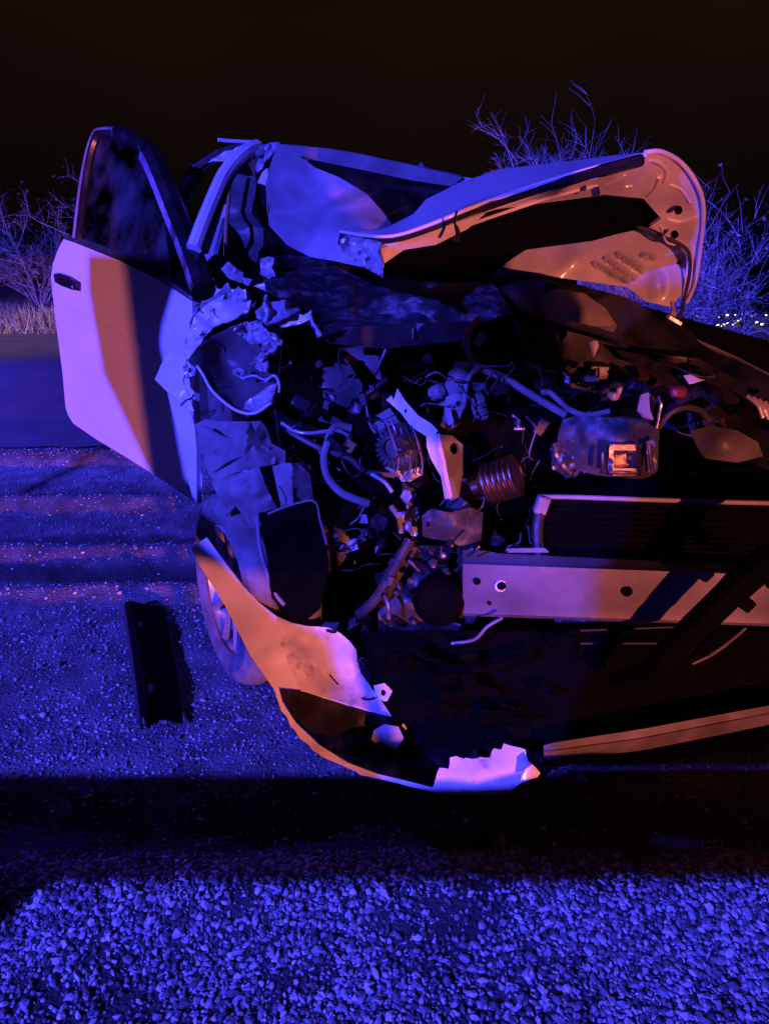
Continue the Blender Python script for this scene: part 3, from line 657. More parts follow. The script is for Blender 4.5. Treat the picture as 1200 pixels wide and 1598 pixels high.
# alternator
AC = P(632, 698, 2.0); AX = Vector((-.45, -.85, .25)).normalized()
AL = MB(); AL.lathe([(.02, .075), (.045, .07), (.062, .055), (.068, .03), (.068, -.03), (.06, -.05)], AC, AX, 26)
AL = AL.build('alternator', 'dark_metal', CAR)
mb = MB(); a = AX.cross(Vector((0, 0, 1))).normalized(); b = a.cross(AX)
for i in range(22):
    q = 2 * math.pi * i / 22; d = a * math.cos(q) + b * math.sin(q)
    rot = Matrix((d, d.cross(AX), AX)).transposed()
    mb.box(AC + d * .044 + AX * .036, (.026, .0035, .07), rot)
mb.build('cooling_fin', 'dark_metal', AL, smooth=False)['kind'] = 'stuff'
mb = MB(); mb.lathe([(.03, .07), (.032, .09), (.022, .092), (.022, .085), (.032, .08)], AC, AX, 20); mb.build('pulley', 'dark_metal', AL)
panel('alternator_bracket', [(600, 730, 1.96), (615, 722, 1.95), (640, 733, 1.94), (655, 728, 1.95), (660, 740, 1.95), (640, 752, 1.93), (620, 745, 1.94)], 'alu', AL, step=6, thick=.01, crumple=.012, cfreq=30, seed=63)
panel('alternator_cover', [(575, 656, 2.06), (608, 636, 2.08), (625, 660, 2.05), (620, 672, 2.04), (590, 676, 2.03)], 'liner', CAR, step=9, thick=.008, crumple=.012, seed=64)
panel('torn_alternator_shield', [(606, 668, 1.93), (628, 660, 1.92), (650, 676, 1.92), (644, 690, 1.91), (656, 704, 1.92), (636, 700, 1.9), (622, 712, 1.92), (616, 690, 1.91)], 'dark_metal', AL, step=5, crumple=.03, cfreq=26, seed=68, thick=.004, jag=1)
for k_ in range(5):
    hose('alternator_wire', [(600 + k_ * 9, 650 + k_ * 3, 1.93), (612 + k_ * 8, 684 - k_ * 4, 1.91), (622 + k_ * 9, 716, 1.92), (618 + k_ * 10, 742, 1.93)], .0022 + .0006 * (k_ % 3), ['liner', 'gloss', 'dark_grey', 'rubber', 'liner'][k_], AL, n=5)
# bent support bracket
BR = panel('support_bracket', [(603, 624, 1.96), (611, 617, 1.97), (614, 625, 1.965), (620, 606, 1.98), (632, 625, 1.95), (652, 648, 1.92), (674, 662, 1.9), (683, 672, 1.9), (678, 680, 1.89), (664, 680, 1.89), (640, 664, 1.91), (626, 645, 1.94)], 'paint', CAR,
           step=6, thick=.006, crumple=.008, cfreq=20, seed=65, holes=[ell(633, 641, 2, 3.5)])
panel('bracket_leg', [(665, 680, 1.885), (680, 678, 1.875), (684, 700, 1.87), (690, 722, 1.865), (694, 750, 1.86), (702, 778, 1.86), (694, 778, 1.87), (688, 744, 1.875), (672, 716, 1.88), (666, 698, 1.885)], 'paint', BR, step=6, thick=.012, seed=66,
      relief=lambda u, v: -.012 * math.exp(-((u - (680 + (v - 680) * .2)) / 4) ** 2))
panel('bracket_plate', [(684, 678, 1.9), (706, 680, 1.93), (722, 694, 1.95), (722, 740, 1.95), (716, 776, 1.93), (704, 780, 1.9), (694, 735, 1.89), (688, 705, 1.89)], 'primer', BR, step=8, thick=.006, seed=67, holes=[ell(709, 700, 7, 9)])
# ribbed canister
c0, c1 = P(738, 762, 1.90), P(806, 742, 1.86); ax = (c1 - c0); L = ax.length
prof = [(.006, 0), (.02, 0), (.022, .02), (.045, .035)]
for i in range(6):
    x = .04 + i * .0155; prof += [(.052, x), (.058, x + .004), (.058, x + .008), (.05, x + .011)]
prof += [(.05, L), (.03, L + .005)]
CAN = MB().lathe(prof, c0, ax, 26).build('ribbed_canister', 'brass', CAR)
# small bright torn bits low in the bay
for k_, (u, v, q) in enumerate(((632, 776, 10), (641, 792, 9), (627, 803, 11), (648, 806, 8), (637, 822, 12), (646, 832, 9), (570, 830, 8), (565, 844, 7), (538, 858, 7), (590, 857, 6))):
    ol_ = [(u + q * rnd.uniform(.4, 1.1) * math.cos(t), v + q * rnd.uniform(.4, 1.3) * math.sin(t), 1.93 + rnd.uniform(-.03, .03)) for t in (0, 1.2, 2.3, 3.4, 4.4, 5.3)]
    panel('broken_clip', ol_, 'foil', CAR, step=4, crumple=.02, cfreq=40, seed=200 + k_, thick=.003)
MB().box(P(552, 850, 1.92), (.024, .02, .03), Matrix.Rotation(-.3, 3, 'Y')).build('connector', 'inner_paint', CAR, bevel=.003)
MB().box(P(546, 696, 2.0), (.03, .02, .035), Matrix.Rotation(.6, 3, 'Y')).build('connector', 'yellow', CAR, bevel=.003)
# salmon mount box
panel('engine_mount', [(658, 805, 1.86), (672, 794, 1.86), (700, 800, 1.85), (735, 792, 1.86), (754, 800, 1.87), (750, 850, 1.86), (730, 858, 1.85), (700, 845, 1.85), (660, 838, 1.86)], 'dark_metal', CAR, inner=[(705, 820, 1.82)],
      step=8, thick=.03, crumple=.012, cfreq=18, seed=71, holes=[ell(668, 818, 2.5, 5)])
# dark lumps round the missing headlamp: pump, bottle, pulley
MB().lathe([(.02, 0), (.06, .01), (.07, .03), (.07, .08), (.05, .1)], P(690, 925, 1.85), (-.2, -.9, .15), 24).build('compressor', 'matt_black', CAR)
MB().lathe([(.015, -.01), (.045, -.008), (.05, 0), (.05, .02), (.02, .025)], P(690, 925, 1.85), (.2, .9, -.15), 24).build('pulley', 'gloss', CAR)
panel('washer_bottle', [(590, 900, 1.95), (640, 850, 1.94), (720, 855, 1.92), (740, 880, 1.92), (716, 990, 1.85), (650, 1010, 1.85), (590, 980, 1.9)], 'black', CAR, step=14, crumple=.04, cfreq=9, seed=72, thick=.03)
for i in range(26):
    u, v = rnd.uniform(590, 730), rnd.uniform(840, 985)
    o = MB().lathe([(.004, 0), (rnd.uniform(.006, .013), .002), (rnd.uniform(.006, .011), .02), (.004, .024)], P(u, v, 1.86 + rnd.uniform(-.04, .03)), (rnd.uniform(-.7, .7), -1, rnd.uniform(-.7, .7)), 10).build('bolt', rnd.choice(['alu', 'dark_metal', 'gloss', 'dark_metal']), CAR)
for i in range(34):
    u, v = rnd.uniform(600, 1180), rnd.uniform(560, 760)
    if 860 < u < 1030 and v > 650: continue
    Y = 2.18 + rnd.uniform(-.08, .1); p = []
    du, dv = rnd.uniform(-70, 70), rnd.uniform(-25, 45)
    for t in range(5): p.append((u + du * t / 4 + rnd.uniform(-7, 7), v + dv * t / 4 + rnd.uniform(-7, 7), Y + rnd.uniform(-.03, .03)))
    hose('cable', p, rnd.choice([.003, .004, .006]), rnd.choice(['gloss', 'gloss', 'rubber']), CAR, n=6)
for i in range(30):
    u, v = rnd.uniform(600, 1190), rnd.uniform(570, 765)
    if 860 < u < 1030 and v > 640: continue
    MB().box(P(u, v, 2.24 + rnd.uniform(-.1, .12)), (rnd.uniform(.02, .09), rnd.uniform(.02, .06), rnd.uniform(.02, .06)),
             Matrix.Rotation(rnd.uniform(-.6, .6), 3, 'Y') @ Matrix.Rotation(rnd.uniform(-.6, .6), 3, 'X')).build('engine_part', rnd.choice(['gloss', 'black', 'matt_black', 'gloss']), CAR, bevel=.006)
panel('coolant_tank', [(1076, 672, 2.02), (1110, 664, 2.0), (1150, 672, 1.98), (1182, 690, 1.97), (1190, 712, 1.97), (1150, 722, 1.95), (1095, 715, 1.98)], 'dark_grey', CAR, inner=[(1130, 690, 1.92)], step=9, thick=.05, crumple=.006, seed=73)
for k_ in range(4):
    hose('bracket', [(1165 + k_ * 9, 618 + k_ * 3, 2.0), (1182 + k_ * 8, 632 + k_ * 4, 1.98), (1190 + k_ * 9, 652 + k_ * 2, 1.97)], .006, 'foil', CAR)
panel('hose_bracket', [(1000, 616, 2.0), (1012, 612, 2.0), (1014, 640, 1.98), (1020, 655, 1.97), (1004, 650, 1.97), (994, 640, 1.98)], 'liner', CAR, step=6, crumple=.012, seed=74, thick=.01)
panel('torn_duct', [(892, 655, 2.02), (905, 646, 2.01), (920, 642, 2.0), (938, 650, 2.0), (955, 655, 2.0), (930, 662, 1.98), (905, 662, 1.98)], 'liner', CAR, step=6, crumple=.02, cfreq=20, seed=75)

# tangle of torn sheet, clips and wires round the engine
for i in range(46):
    u, v = rnd.uniform(445, 870), rnd.uniform(560, 870)
    if i > 30: u, v = rnd.uniform(560, 740), rnd.uniform(700, 990)
    q = rnd.uniform(7, 20); Y = 2.02 + rnd.uniform(-.05, .08) if v < 800 else 1.9 + rnd.uniform(-.05, .05)
    n_ = rnd.randint(5, 7); a0_ = rnd.uniform(0, 6)
    ol_ = [(u + q * rnd.uniform(.35, 1.3) * math.cos(a0_ + 6.28 * t / n_), v + q * rnd.uniform(.35, 1.2) * math.sin(a0_ + 6.28 * t / n_), Y + rnd.uniform(-.04, .04)) for t in range(n_)]
    panel('torn_piece', ol_, rnd.choice(['black', 'gloss', 'dark_metal', 'dark_grey', 'gloss', 'black', 'primer']), CAR, step=6, crumple=.03, cfreq=24, seed=300 + i, thick=.004)
for i in range(60):
    u, v = rnd.uniform(440, 860), rnd.uniform(560, 900)
    p = [(u, v, 2.0 if v < 800 else 1.9)]; a_ = rnd.uniform(0, 6.28)
    for t in range(5):
        a_ += rnd.gauss(0, .6); L_ = rnd.uniform(8, 18)
        p.append((p[-1][0] + L_ * math.cos(a_), p[-1][1] + L_ * math.sin(a_), p[-1][2] + rnd.uniform(-.02, .02)))
    hose('wire', p, rnd.uniform(.0012, .003), rnd.choice(['gloss', 'rubber', 'dark_grey', 'liner', 'dark_metal', 'gloss']), CAR, n=5)
for i in range(30):
    u, v = rnd.uniform(860, 1200), rnd.uniform(590, 770)
    q = rnd.uniform(8, 22); Y = 2.08 + rnd.uniform(-.05, .08)
    if 870 < u < 1035 and v > 640: continue
    ol_ = [(u + q * rnd.uniform(.35, 1.4) * math.cos(6.28 * t / 6), v + q * rnd.uniform(.3, .9) * math.sin(6.28 * t / 6), Y + rnd.uniform(-.04, .04)) for t in range(6)]
    panel('torn_piece', ol_, rnd.choice(['matt_black', 'gloss', 'black', 'gloss']), CAR, step=7, crumple=.03, cfreq=20, seed=400 + i, thick=.004)

# --- radiator with its frame
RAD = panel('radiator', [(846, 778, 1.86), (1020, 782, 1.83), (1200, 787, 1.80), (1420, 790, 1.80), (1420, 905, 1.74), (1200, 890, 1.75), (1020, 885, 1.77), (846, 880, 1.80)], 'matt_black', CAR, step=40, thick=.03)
mb = MB()
for i in range(11):
    v = 792 + i * 9
    a, b, c = P(852, v, 1.845 - i * .005), P(1120, v + 5, 1.80 - i * .005), P(1410, v + 9, 1.785 - i * .005)
    mb.tube([a, b, c], .003, 4)
mb.build('cooling_tube', 'matt_black', RAD)['kind'] = 'stuff'
hose('top_rail', [(840, 775, 1.85), (900, 776, 1.845), (1020, 780, 1.825), (1200, 785, 1.79), (1420, 788, 1.79)], .0065, 'dusty_paint', RAD)
MB().box(P(845, 788, 1.84), (.035, .03, .05), Matrix.Rotation(.25, 3, 'Y')).build('rail_bracket', 'primer', RAD, bevel=.006)
hose('side_tank', [(842, 800, 1.84), (838, 830, 1.82), (842, 878, 1.79)], .016, 'black', RAD)

# --- crash beam: a pressed channel, curved in plan
st = [(722, 1.76), (740, 1.745), (854, 1.70), (990, 1.67), (1160, 1.645), (1300, 1.65), (1460, 1.70)]
def beam_row(u):
    t = (u - 722) / (1160 - 722)
    return [861 + 21 * t - (3 if u < 760 else 0), 880 + 16 * t, 934 + 12 * t, 939 + 12 * t, 957 + 15 * t]
rowsB = []
us = np.linspace(722, 1460, 40)
Yb = np.interp(us, [s[0] for s in st], [s[1] for s in st])
for u, y in zip(us, Yb):
    vs_ = beam_row(u); y += .006 * mnoise.noise(Vector((u * .013, 3.1, 0))) + .004 * mnoise.noise(Vector((u * .05, 9.1, 0)))
    rowsB.append([P(u, vs_[0], y + .055), P(u, vs_[1] - 3, y + .012), P(u, vs_[1], y), P(u, vs_[2], y), P(u, vs_[3], y + .004), P(u, vs_[4], y + .002), P(u, vs_[4] + 4, y + .02), P(u, vs_[4] - 6, y + .06)])
v = [q for r_ in rowsB for q in r_]; k = 8; f = []
for i in range(len(rowsB) - 1):
    for j in range(k - 1): f.append((i * k + j, i * k + j + 1, (i + 1) * k + j + 1, (i + 1) * k + j))
BEAM = MB().add(v, f).build('crash_beam', 'beam', CAR, thick=.004, angle=25)
def on_beam(u, v, m, r, name, dy=0.0):
    y = float(np.interp(u, us, Yb))
    return MB().lathe([(r, -.0035), (r, .003), (r * .98, .0035)], P(u, v, y - .001 - dy), (.05, -1, 0), 18).build(name, m, BEAM)
on_beam(781, 914, 'paint', .0165, 'hole_rim'); on_beam(782, 914, 'matt_black', .0115, 'bolt_hole', .003)
on_beam(978, 923, 'matt_black', .0135, 'bolt_hole'); on_beam(744, 907, 'matt_black', .0095, 'bolt_hole'); on_beam(763, 941, 'matt_black', .005, 'bolt_hole'); on_beam(1240, 930, 'matt_black', .0135, 'bolt_hole')
panel('beam_shim', [(790, 856, 1.78), (850, 855, 1.76), (856, 861, 1.75), (792, 861, 1.77)], 'dusty_paint', BEAM, step=8, seed=80)
hose('beam_hook', [(730, 868, 1.74), (742, 858, 1.73), (748, 852, 1.73)], .004, 'brass', BEAM)
# black strip standing in for the diagonal shadow across the beam
hose('shadow_strip', [(1290, 815, 1.50), (1215, 862, 1.50), (1160, 905, 1.51), (1105, 958, 1.52), (1050, 1010, 1.54), (1010, 1050, 1.56), (960, 1068, 1.6)], [.03] * 6 + [.036] * 6 + [.034] * 6 + [.032] * 6 + [.028] * 7, 'matt_black', CAR, n=8)
for q in ((1185, 890), (1195, 905), (1150, 935)):
    MB().box(P(q[0] + 14, q[1] + 8, 1.5), (.03, .02, .03), Matrix.Rotation(.6, 3, 'Y')).build('shadow_strip_bit', 'matt_black', CAR, bevel=.004)

# --- lower grille, undertray and valance lip
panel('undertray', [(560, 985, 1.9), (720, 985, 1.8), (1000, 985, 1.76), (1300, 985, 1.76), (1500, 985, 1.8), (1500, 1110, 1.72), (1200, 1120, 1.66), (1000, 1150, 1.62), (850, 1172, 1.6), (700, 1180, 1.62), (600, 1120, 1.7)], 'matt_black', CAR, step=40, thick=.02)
for i, (a, b) in enumerate((((905, 984), (1060, 978)), ((905, 1004), (1030, 1004)))):
    hose('grille_slat', [(a[0], a[1], 1.74), ((a[0] + b[0]) / 2, (a[1] + b[1]) / 2, 1.73), (b[0], b[1], 1.72)], .004, 'core', CAR)
for k_ in range(4):
    hose('grille_slat', [(1080 + k_ * 14, 1036 - k_ * 8, 1.70), (1110 + k_ * 12, 1022 - k_ * 9, 1.69), (1136 + k_ * 9, 1004 - k_ * 8, 1.69)], .003, 'primer', CAR, n=5)
v = []; f = []
LU = np.linspace(848, 1520, 34)
for u in LU:
    top = float(np.interp(u, [848, 870, 1000, 1200, 1350, 1520], [1160, 1155, 1135, 1098, 1062, 1010]))
    bot = float(np.interp(u, [848, 870, 1000, 1200, 1350, 1520], [1186, 1187, 1171, 1130, 1092, 1035]))
    y = float(np.interp(u, [848, 1000, 1200, 1350, 1520], [1.55, 1.555, 1.59, 1.67, 1.8]))
    v += [P(u, top, y + .05), P(u, top + 3, y + .01), P(u, (top + bot) / 2 - 2, y), P(u, (top + bot) / 2, y - .004), P(u, bot, y + .012), P(u, bot + 1, y + .05)]
for i in range(len(LU) - 1):
    for j in range(5): f.append((i * 6 + j, i * 6 + j + 1, (i + 1) * 6 + j + 1, (i + 1) * 6 + j))
MB().add(v, f).build('front_lip', 'lip', CAR, thick=.004, angle=30)

for i in range(16):
    u, v = rnd.uniform(610, 900), rnd.uniform(995, 1140)
    q = rnd.uniform(14, 40); Y = float(np.interp(v, [995, 1140], [1.74, 1.62])) - .02
    ol_ = [(u + q * rnd.uniform(.4, 1.5) * math.cos(6.28 * t / 6), v + q * rnd.uniform(.2, .7) * math.sin(6.28 * t / 6), Y + rnd.uniform(-.03, .03)) for t in range(6)]
    panel('torn_piece', ol_, 'matt_black', CAR, step=9, crumple=.03, cfreq=16, seed=500 + i, thick=.004)
hose('hose', [(640, 1010, 1.74), (700, 1040, 1.7), (760, 1042, 1.69), (830, 1020, 1.7)], .012, 'matt_black', CAR)

# --- torn bumper cover
BC = panel('bumper_cover', [(299, 856, 1.96), (311, 846, 1.955), (323, 839, 1.95), (350, 876, 1.9), (377, 912, 1.85), (404, 940, 1.81), (432, 962, 1.78), (436, 1000, 1.74), (452, 1040, 1.7), (470, 1076, 1.67), (435, 1072, 1.655), (441, 1096, 1.64), (462, 1128, 1.6), (498, 1162, 1.56), (540, 1189, 1.52), (590, 1208, 1.485), (640, 1220, 1.455), (690, 1233, 1.435), (720, 1237, 1.43), (720, 1241, 1.43), (690, 1239, 1.435), (640, 1228, 1.452),
                            (620, 1222, 1.46), (570, 1210, 1.48), (502, 1180, 1.53), (464, 1146, 1.58), (436, 1100, 1.63), (428, 1076, 1.66), (391, 1023, 1.74), (352, 946, 1.85), (309, 878, 1.94)], 'paint', CAR,
           inner=[(345, 905, 1.87), (400, 985, 1.76), (430, 1020, 1.70)], step=8, thick=.005, seed=90, crumple=.004)
panel('bumper_flap', [(431, 961, 1.785), (455, 972, 1.80), (480, 977, 1.815), (512, 979, 1.83), (531, 988, 1.835), (545, 1000, 1.83), (556, 1014, 1.82), (558, 1032, 1.8), (563, 1050, 1.78), (578, 1072, 1.75), (594, 1092, 1.72), (611, 1117, 1.69), (560, 1104, 1.68), (520, 1092, 1.67), (470, 1077, 1.665), (452, 1040, 1.695), (436, 1000, 1.738)], 'paint_torn', BC,
      inner=[(500, 1030, 1.77), (530, 1060, 1.75)], step=7, thick=.004, seed=91, crumple=.014, cfreq=12, holes=[ell(517, 985, 9, 3, .2)])
hose('flap_crack', [(514, 1053, 1.745), (530, 1070, 1.732), (552, 1086, 1.72), (575, 1092, 1.715), (583, 1088, 1.715)], .0022, 'matt_black', BC)
FO = panel('fog_lamp_recess', [(436, 1075, 1.668), (470, 1077, 1.69), (520, 1092, 1.695), (570, 1107, 1.71), (613, 1121, 1.71), (630, 1140, 1.7), (655, 1172, 1.66), (690, 1198, 1.6), (684, 1222, 1.54), (655, 1224, 1.49), (600, 1211, 1.51), (550, 1190, 1.54), (502, 1162, 1.58), (464, 1126, 1.62), (444, 1096, 1.655)], 'gloss', BC,
           inner=[(560, 1150, 1.68)], step=10, thick=.005, seed=92)
MB().lathe([(.0, .012), (.018, .01), (.03, .004), (.036, -.004), (.036, -.03)], P(603, 1152, 1.645), (-.15, -.75, .55), 22).build('fog_lamp', 'core', BC)
panel('fog_lamp_lens', [(583, 1140, 1.632), (600, 1130, 1.635), (622, 1134, 1.635), (630, 1152, 1.625), (618, 1170, 1.612), (592, 1168, 1.612), (580, 1154, 1.622)], 'primer', BC, step=6, inner=[(604, 1150, 1.615)], seed=93)
panel('bumper_tip', [(672, 1237, 1.435), (678, 1222, 1.450), (686, 1198, 1.480), (700, 1200, 1.480), (702, 1182, 1.500), (712, 1180, 1.505), (722, 1184, 1.500), (765, 1182, 1.505), (770, 1168, 1.525), (782, 1170, 1.525), (786, 1160, 1.535), (798, 1164, 1.530), (820, 1170, 1.520), (824, 1188, 1.500), (832, 1194, 1.495), (842, 1206, 1.485), (834, 1213, 1.480), (814, 1221, 1.470), (800, 1232, 1.455), (787, 1240, 1.445), (715, 1241, 1.435)], 'paint_torn', BC,
      inner=[(740, 1210, 1.458), (790, 1205, 1.470)], step=7, thick=.005, seed=94, crumple=.004, cfreq=12, jag=1.2)
panel('tip_scrap', [(812, 1218, 1.455), (820, 1200, 1.460), (830, 1193, 1.470), (843, 1206, 1.465), (838, 1214, 1.455)], 'paint', BC, step=5, seed=95, crumple=.006)
panel('bumper_bracket', [(612, 1118, 1.7), (640, 1112, 1.74), (700, 1150, 1.7), (720, 1165, 1.66), (760, 1160, 1.64), (768, 1172, 1.6), (720, 1182, 1.57), (690, 1196, 1.56), (660, 1174, 1.64), (632, 1140, 1.69)], 'black', BC, step=9, crumple=.03, cfreq=14, seed=96, thick=.01)
panel('reflector_stub', [(583, 1070, 1.745), (600, 1066, 1.745), (612, 1078, 1.73), (604, 1094, 1.715), (588, 1090, 1.72)], 'paint_torn', BC, step=5, seed=97, crumple=.012, holes=[ell(598, 1081, 4, 5)])
hose('flap_edge_clip', [(628, 1130, 1.68), (634, 1138, 1.675), (640, 1148, 1.67)], .004, 'paint', BC)

# --- front wheel on the crushed side and the other three
def wheel(c, inward, r=.305, w=.20, m='tyre', steer=0):
    ax = Vector(inward).normalized()
    o_ = MB().lathe([(.20, .0), (.205, .01), (.2, .03), (.185, .06), (.185, w - .02), (.2, w)], c, ax, 40, caps=False).build('wheel', 'alloy', CAR)
    prof = [(.205, .012), (.225, -.004), (.255, -.014), (.285, -.006), (.298, .012), (r, .03)]
    for g_ in (.062, .098, .134):
        prof += [(r + .002, g_ - .006), (r - .010, g_ - .004), (r - .010, g_ + .004), (r + .002, g_ + .006)]
    prof += [(r, w - .03), (.298, w - .012), (.28, w + .006), (.24, w + .008), (.2, w)]
    MB().lathe(prof, c, ax, 64, caps=False).build('tyre', m, o_, angle=30)
    a = ax.cross(Vector((0, 0, 1))).normalized(); b = a.cross(ax)
    MB().lathe([(.0, .02), (.03, .018), (.04, .025), (.042, .05)], c, ax, 20, caps=False).build('hub_cap', 'alloy', o_)
    for i in range(10):
        q = 2 * math.pi * i / 10 + .1
        d = a * math.cos(q) + b * math.sin(q)
        MB().tube([c + ax * .03 + d * .035, c + ax * .024 + d * .12, c + ax * .016 + d * .196], [.016, .012, .014], 6, flat=1.0).build('spoke', 'alloy', o_)
    MB().lathe([(.13, .09), (.135, .085), (.135, .11), (.13, .115)], c, ax, 30).build('brake_disc', 'dark_metal', o_)
    return o_
WC = P(347, 897, 2.06); WC.z = .30
wheel(WC, (.87, .49, -.05))
for s, t in ((1.6, -.35), (0.02, 2.0), (1.6, 2.0)):
    wheel(CB(s, t, .3), RT if s < 1 else -RT)
# --- arch liner hanging over the tyre
panel('wheel_arch_liner', [(304, 662, 2.06), (320, 655, 2.06), (360, 658, 2.0), (408, 657, 1.98), (416, 668, 1.97), (424, 692, 1.96), (446, 704, 1.97), (446, 720, 1.98), (420, 726, 1.95), (390, 732, 1.94), (360, 740, 1.95), (336, 752, 1.98), (326, 740, 2.02), (318, 715, 2.05)], 'liner', CAR,
      inner=[(370, 690, 1.93), (400, 700, 1.92)], step=8, thick=.008, crumple=.022, cfreq=13, seed=101, relief=lambda u, v: -.012 * math.exp(-((u - 384) / 5) ** 2) - .012 * math.exp(-(math.hypot(u - 388, v - 672) / 8) ** 2))
panel('mud_guard', [(330, 752, 1.99), (362, 742, 1.95), (404, 728, 1.93), (416, 760, 1.925), (436, 800, 1.92), (424, 806, 1.92), (408, 820, 1.92), (392, 822, 1.93), (382, 808, 1.94), (368, 790, 1.95), (352, 806, 1.96), (346, 784, 1.98)], 'liner', CAR, step=6, thick=.006, crumple=.02, cfreq=13, seed=102, inner=[(372, 770, 1.905), (400, 770, 1.90)], relief=lambda u, v: -.010 * abs(math.sin((v + u * .3) / 13.0)))
panel('mud_guard', [(424, 724, 1.95), (466, 722, 1.97), (484, 740, 1.98), (490, 784, 1.96), (452, 794, 1.93), (440, 796, 1.92)], 'liner', CAR, step=6, thick=.006, crumple=.02, seed=103, inner=[(460, 758, 1.92)], relief=lambda u, v: -.012 * math.exp(-((u - 455) / 8) ** 2))
panel('inner_splash_shield', [(404, 802, 1.86), (416, 800, 1.86), (452, 790, 1.87), (492, 782, 1.88), (505, 830, 1.87), (514, 880, 1.86), (500, 950, 1.83), (470, 975, 1.82), (440, 960, 1.82), (422, 920, 1.83), (418, 880, 1.84), (414, 850, 1.85)], 'matt_black', CAR, step=12, thick=.01, seed=104, crumple=.01)
hose('shield_edge', [(418, 802, 1.855), (452, 789, 1.865), (490, 782, 1.875), (500, 812, 1.872), (510, 850, 1.866)], .003, 'liner', CAR)
hose('shield_edge', [(402, 806, 1.88), (406, 850, 1.86), (416, 890, 1.85), (430, 926, 1.83), (444, 944, 1.82)], .006, 'liner', CAR)
panel('inner_wheel_well', [(440, 540, 2.32), (590, 545, 2.32), (600, 640, 2.3), (590, 740, 2.25), (580, 870, 2.2), (500, 900, 2.15), (450, 760, 2.2), (430, 640, 2.25)], 'black', CAR, inner=[(520, 640, 2.36)], step=16, crumple=.03, cfreq=6, seed=105, thick=.01)
panel('strut_tower', [(455, 570, 2.26), (500, 556, 2.24), (540, 560, 2.24), (566, 600, 2.22), (560, 660, 2.2), (520, 662, 2.18), (468, 650, 2.2), (450, 610, 2.24)], 'dark_grey', CAR, inner=[(510, 605, 2.16)], step=12, crumple=.012, seed=106)
panel('suspension_arm', [(585, 925, 1.9), (640, 850, 1.9), (652, 856, 1.9), (606, 936, 1.89)], 'dark_metal', CAR, step=9, thick=.03, seed=107)

# --- crushed right fender and headlamp bucket
FE = panel('fender', [(242, 592, 2.28), (258, 556, 2.32), (286, 540, 2.32), (302, 526, 2.3), (292, 552, 2.26), (288, 584, 2.24), (286, 596, 2.23), (296, 620, 2.22), (303, 642, 2.2), (296, 640, 2.19), (276, 622, 2.22), (262, 612, 2.25)], 'paint', CAR, step=7, thick=.004, crumple=.02, cfreq=12, seed=111)
panel('fender_skirt', [(262, 614, 2.30), (276, 624, 2.28), (297, 642, 2.25), (304, 665, 2.24), (307, 700, 2.24), (307, 786, 2.26), (300, 774, 2.28), (288, 720, 2.3), (274, 660, 2.31)], 'paint', FE, step=8, thick=.004, seed=112, crumple=.006)
panel('crumpled_fender_top', [(290, 540, 2.28), (296, 506, 2.3), (308, 480, 2.33), (328, 466, 2.35), (345, 452, 2.37), (356, 440, 2.38), (362, 458, 2.36), (372, 446, 2.35), (386, 468, 2.3), (376, 480, 2.28), (350, 488, 2.26), (330, 496, 2.26), (318, 512, 2.24), (324, 524, 2.22), (310, 522, 2.24), (300, 530, 2.25)], 'foil', FE, step=6, thick=.004, crumple=.055, cfreq=17, seed=113, jag=1.5)
panel('fender_fold', [(286, 556, 2.2), (292, 524, 2.2), (304, 494, 2.22), (324, 474, 2.24), (350, 460, 2.26), (374, 474, 2.24), (392, 468, 2.22), (388, 486, 2.2), (362, 498, 2.19), (336, 508, 2.18), (318, 528, 2.17), (306, 548, 2.17), (296, 562, 2.18)], 'paint', FE, step=5, thick=.004, crumple=.075, cfreq=11, seed=126, jag=1.2)
panel('fender_fold', [(398, 486, 2.16), (420, 470, 2.17), (446, 468, 2.17), (470, 484, 2.16), (452, 492, 2.14), (430, 502, 2.12), (414, 512, 2.12), (402, 504, 2.13)], 'dusty_paint', FE, step=5, thick=.004, crumple=.05, cfreq=16, seed=127, jag=1.2)
hose('liner_rib', [(322, 668, 2.01), (352, 684, 1.96), (386, 690, 1.935), (420, 700, 1.95)], .005, 'liner', FE)
hose('liner_rib', [(334, 735, 1.985), (362, 716, 1.945), (398, 708, 1.93), (430, 712, 1.955)], .005, 'liner', FE)
panel('fender_flange', [(308, 520, 2.22), (326, 508, 2.22), (362, 494, 2.24), (400, 470, 2.26), (392, 500, 2.26), (360, 510, 2.25), (330, 530, 2.24), (306, 560, 2.22)], 'black', FE, step=9, crumple=.03, seed=114)
HB = panel('headlamp_housing', [(293, 562, 2.10), (310, 542, 2.12), (333, 526, 2.13), (368, 509, 2.12), (390, 504, 2.1), (414, 501, 2.08), (432, 518, 2.06), (440, 532, 2.04), (428, 552, 2.04), (412, 566, 2.04), (416, 580, 2.03), (432, 588, 2.02), (436, 600, 2.01), (424, 627, 2.0), (400, 643, 1.99), (379, 643, 2.0), (357, 632, 2.02), (331, 608, 2.05), (318, 584, 2.08), (308, 571, 2.1)], 'dark_grey', CAR,
           inner=[(360, 560, 2.2), (385, 600, 2.16), (340, 560, 2.18)], step=8, thick=.006, crumple=.02, cfreq=10, seed=115)
hose('housing_rim', [(308, 571, 2.095), (318, 586, 2.075), (331, 609, 2.045), (357, 633, 2.015), (379, 644, 1.995), (400, 644, 1.985), (424, 628, 1.995)], .004, 'paint', HB)
panel('chrome_reflector', [(380, 638, 2.0), (384, 626, 2.02), (402, 616, 2.02), (420, 602, 2.0), (434, 596, 1.995), (424, 626, 1.985), (402, 642, 1.975)], 'foil', HB, step=5, crumple=.02, cfreq=20, seed=116)
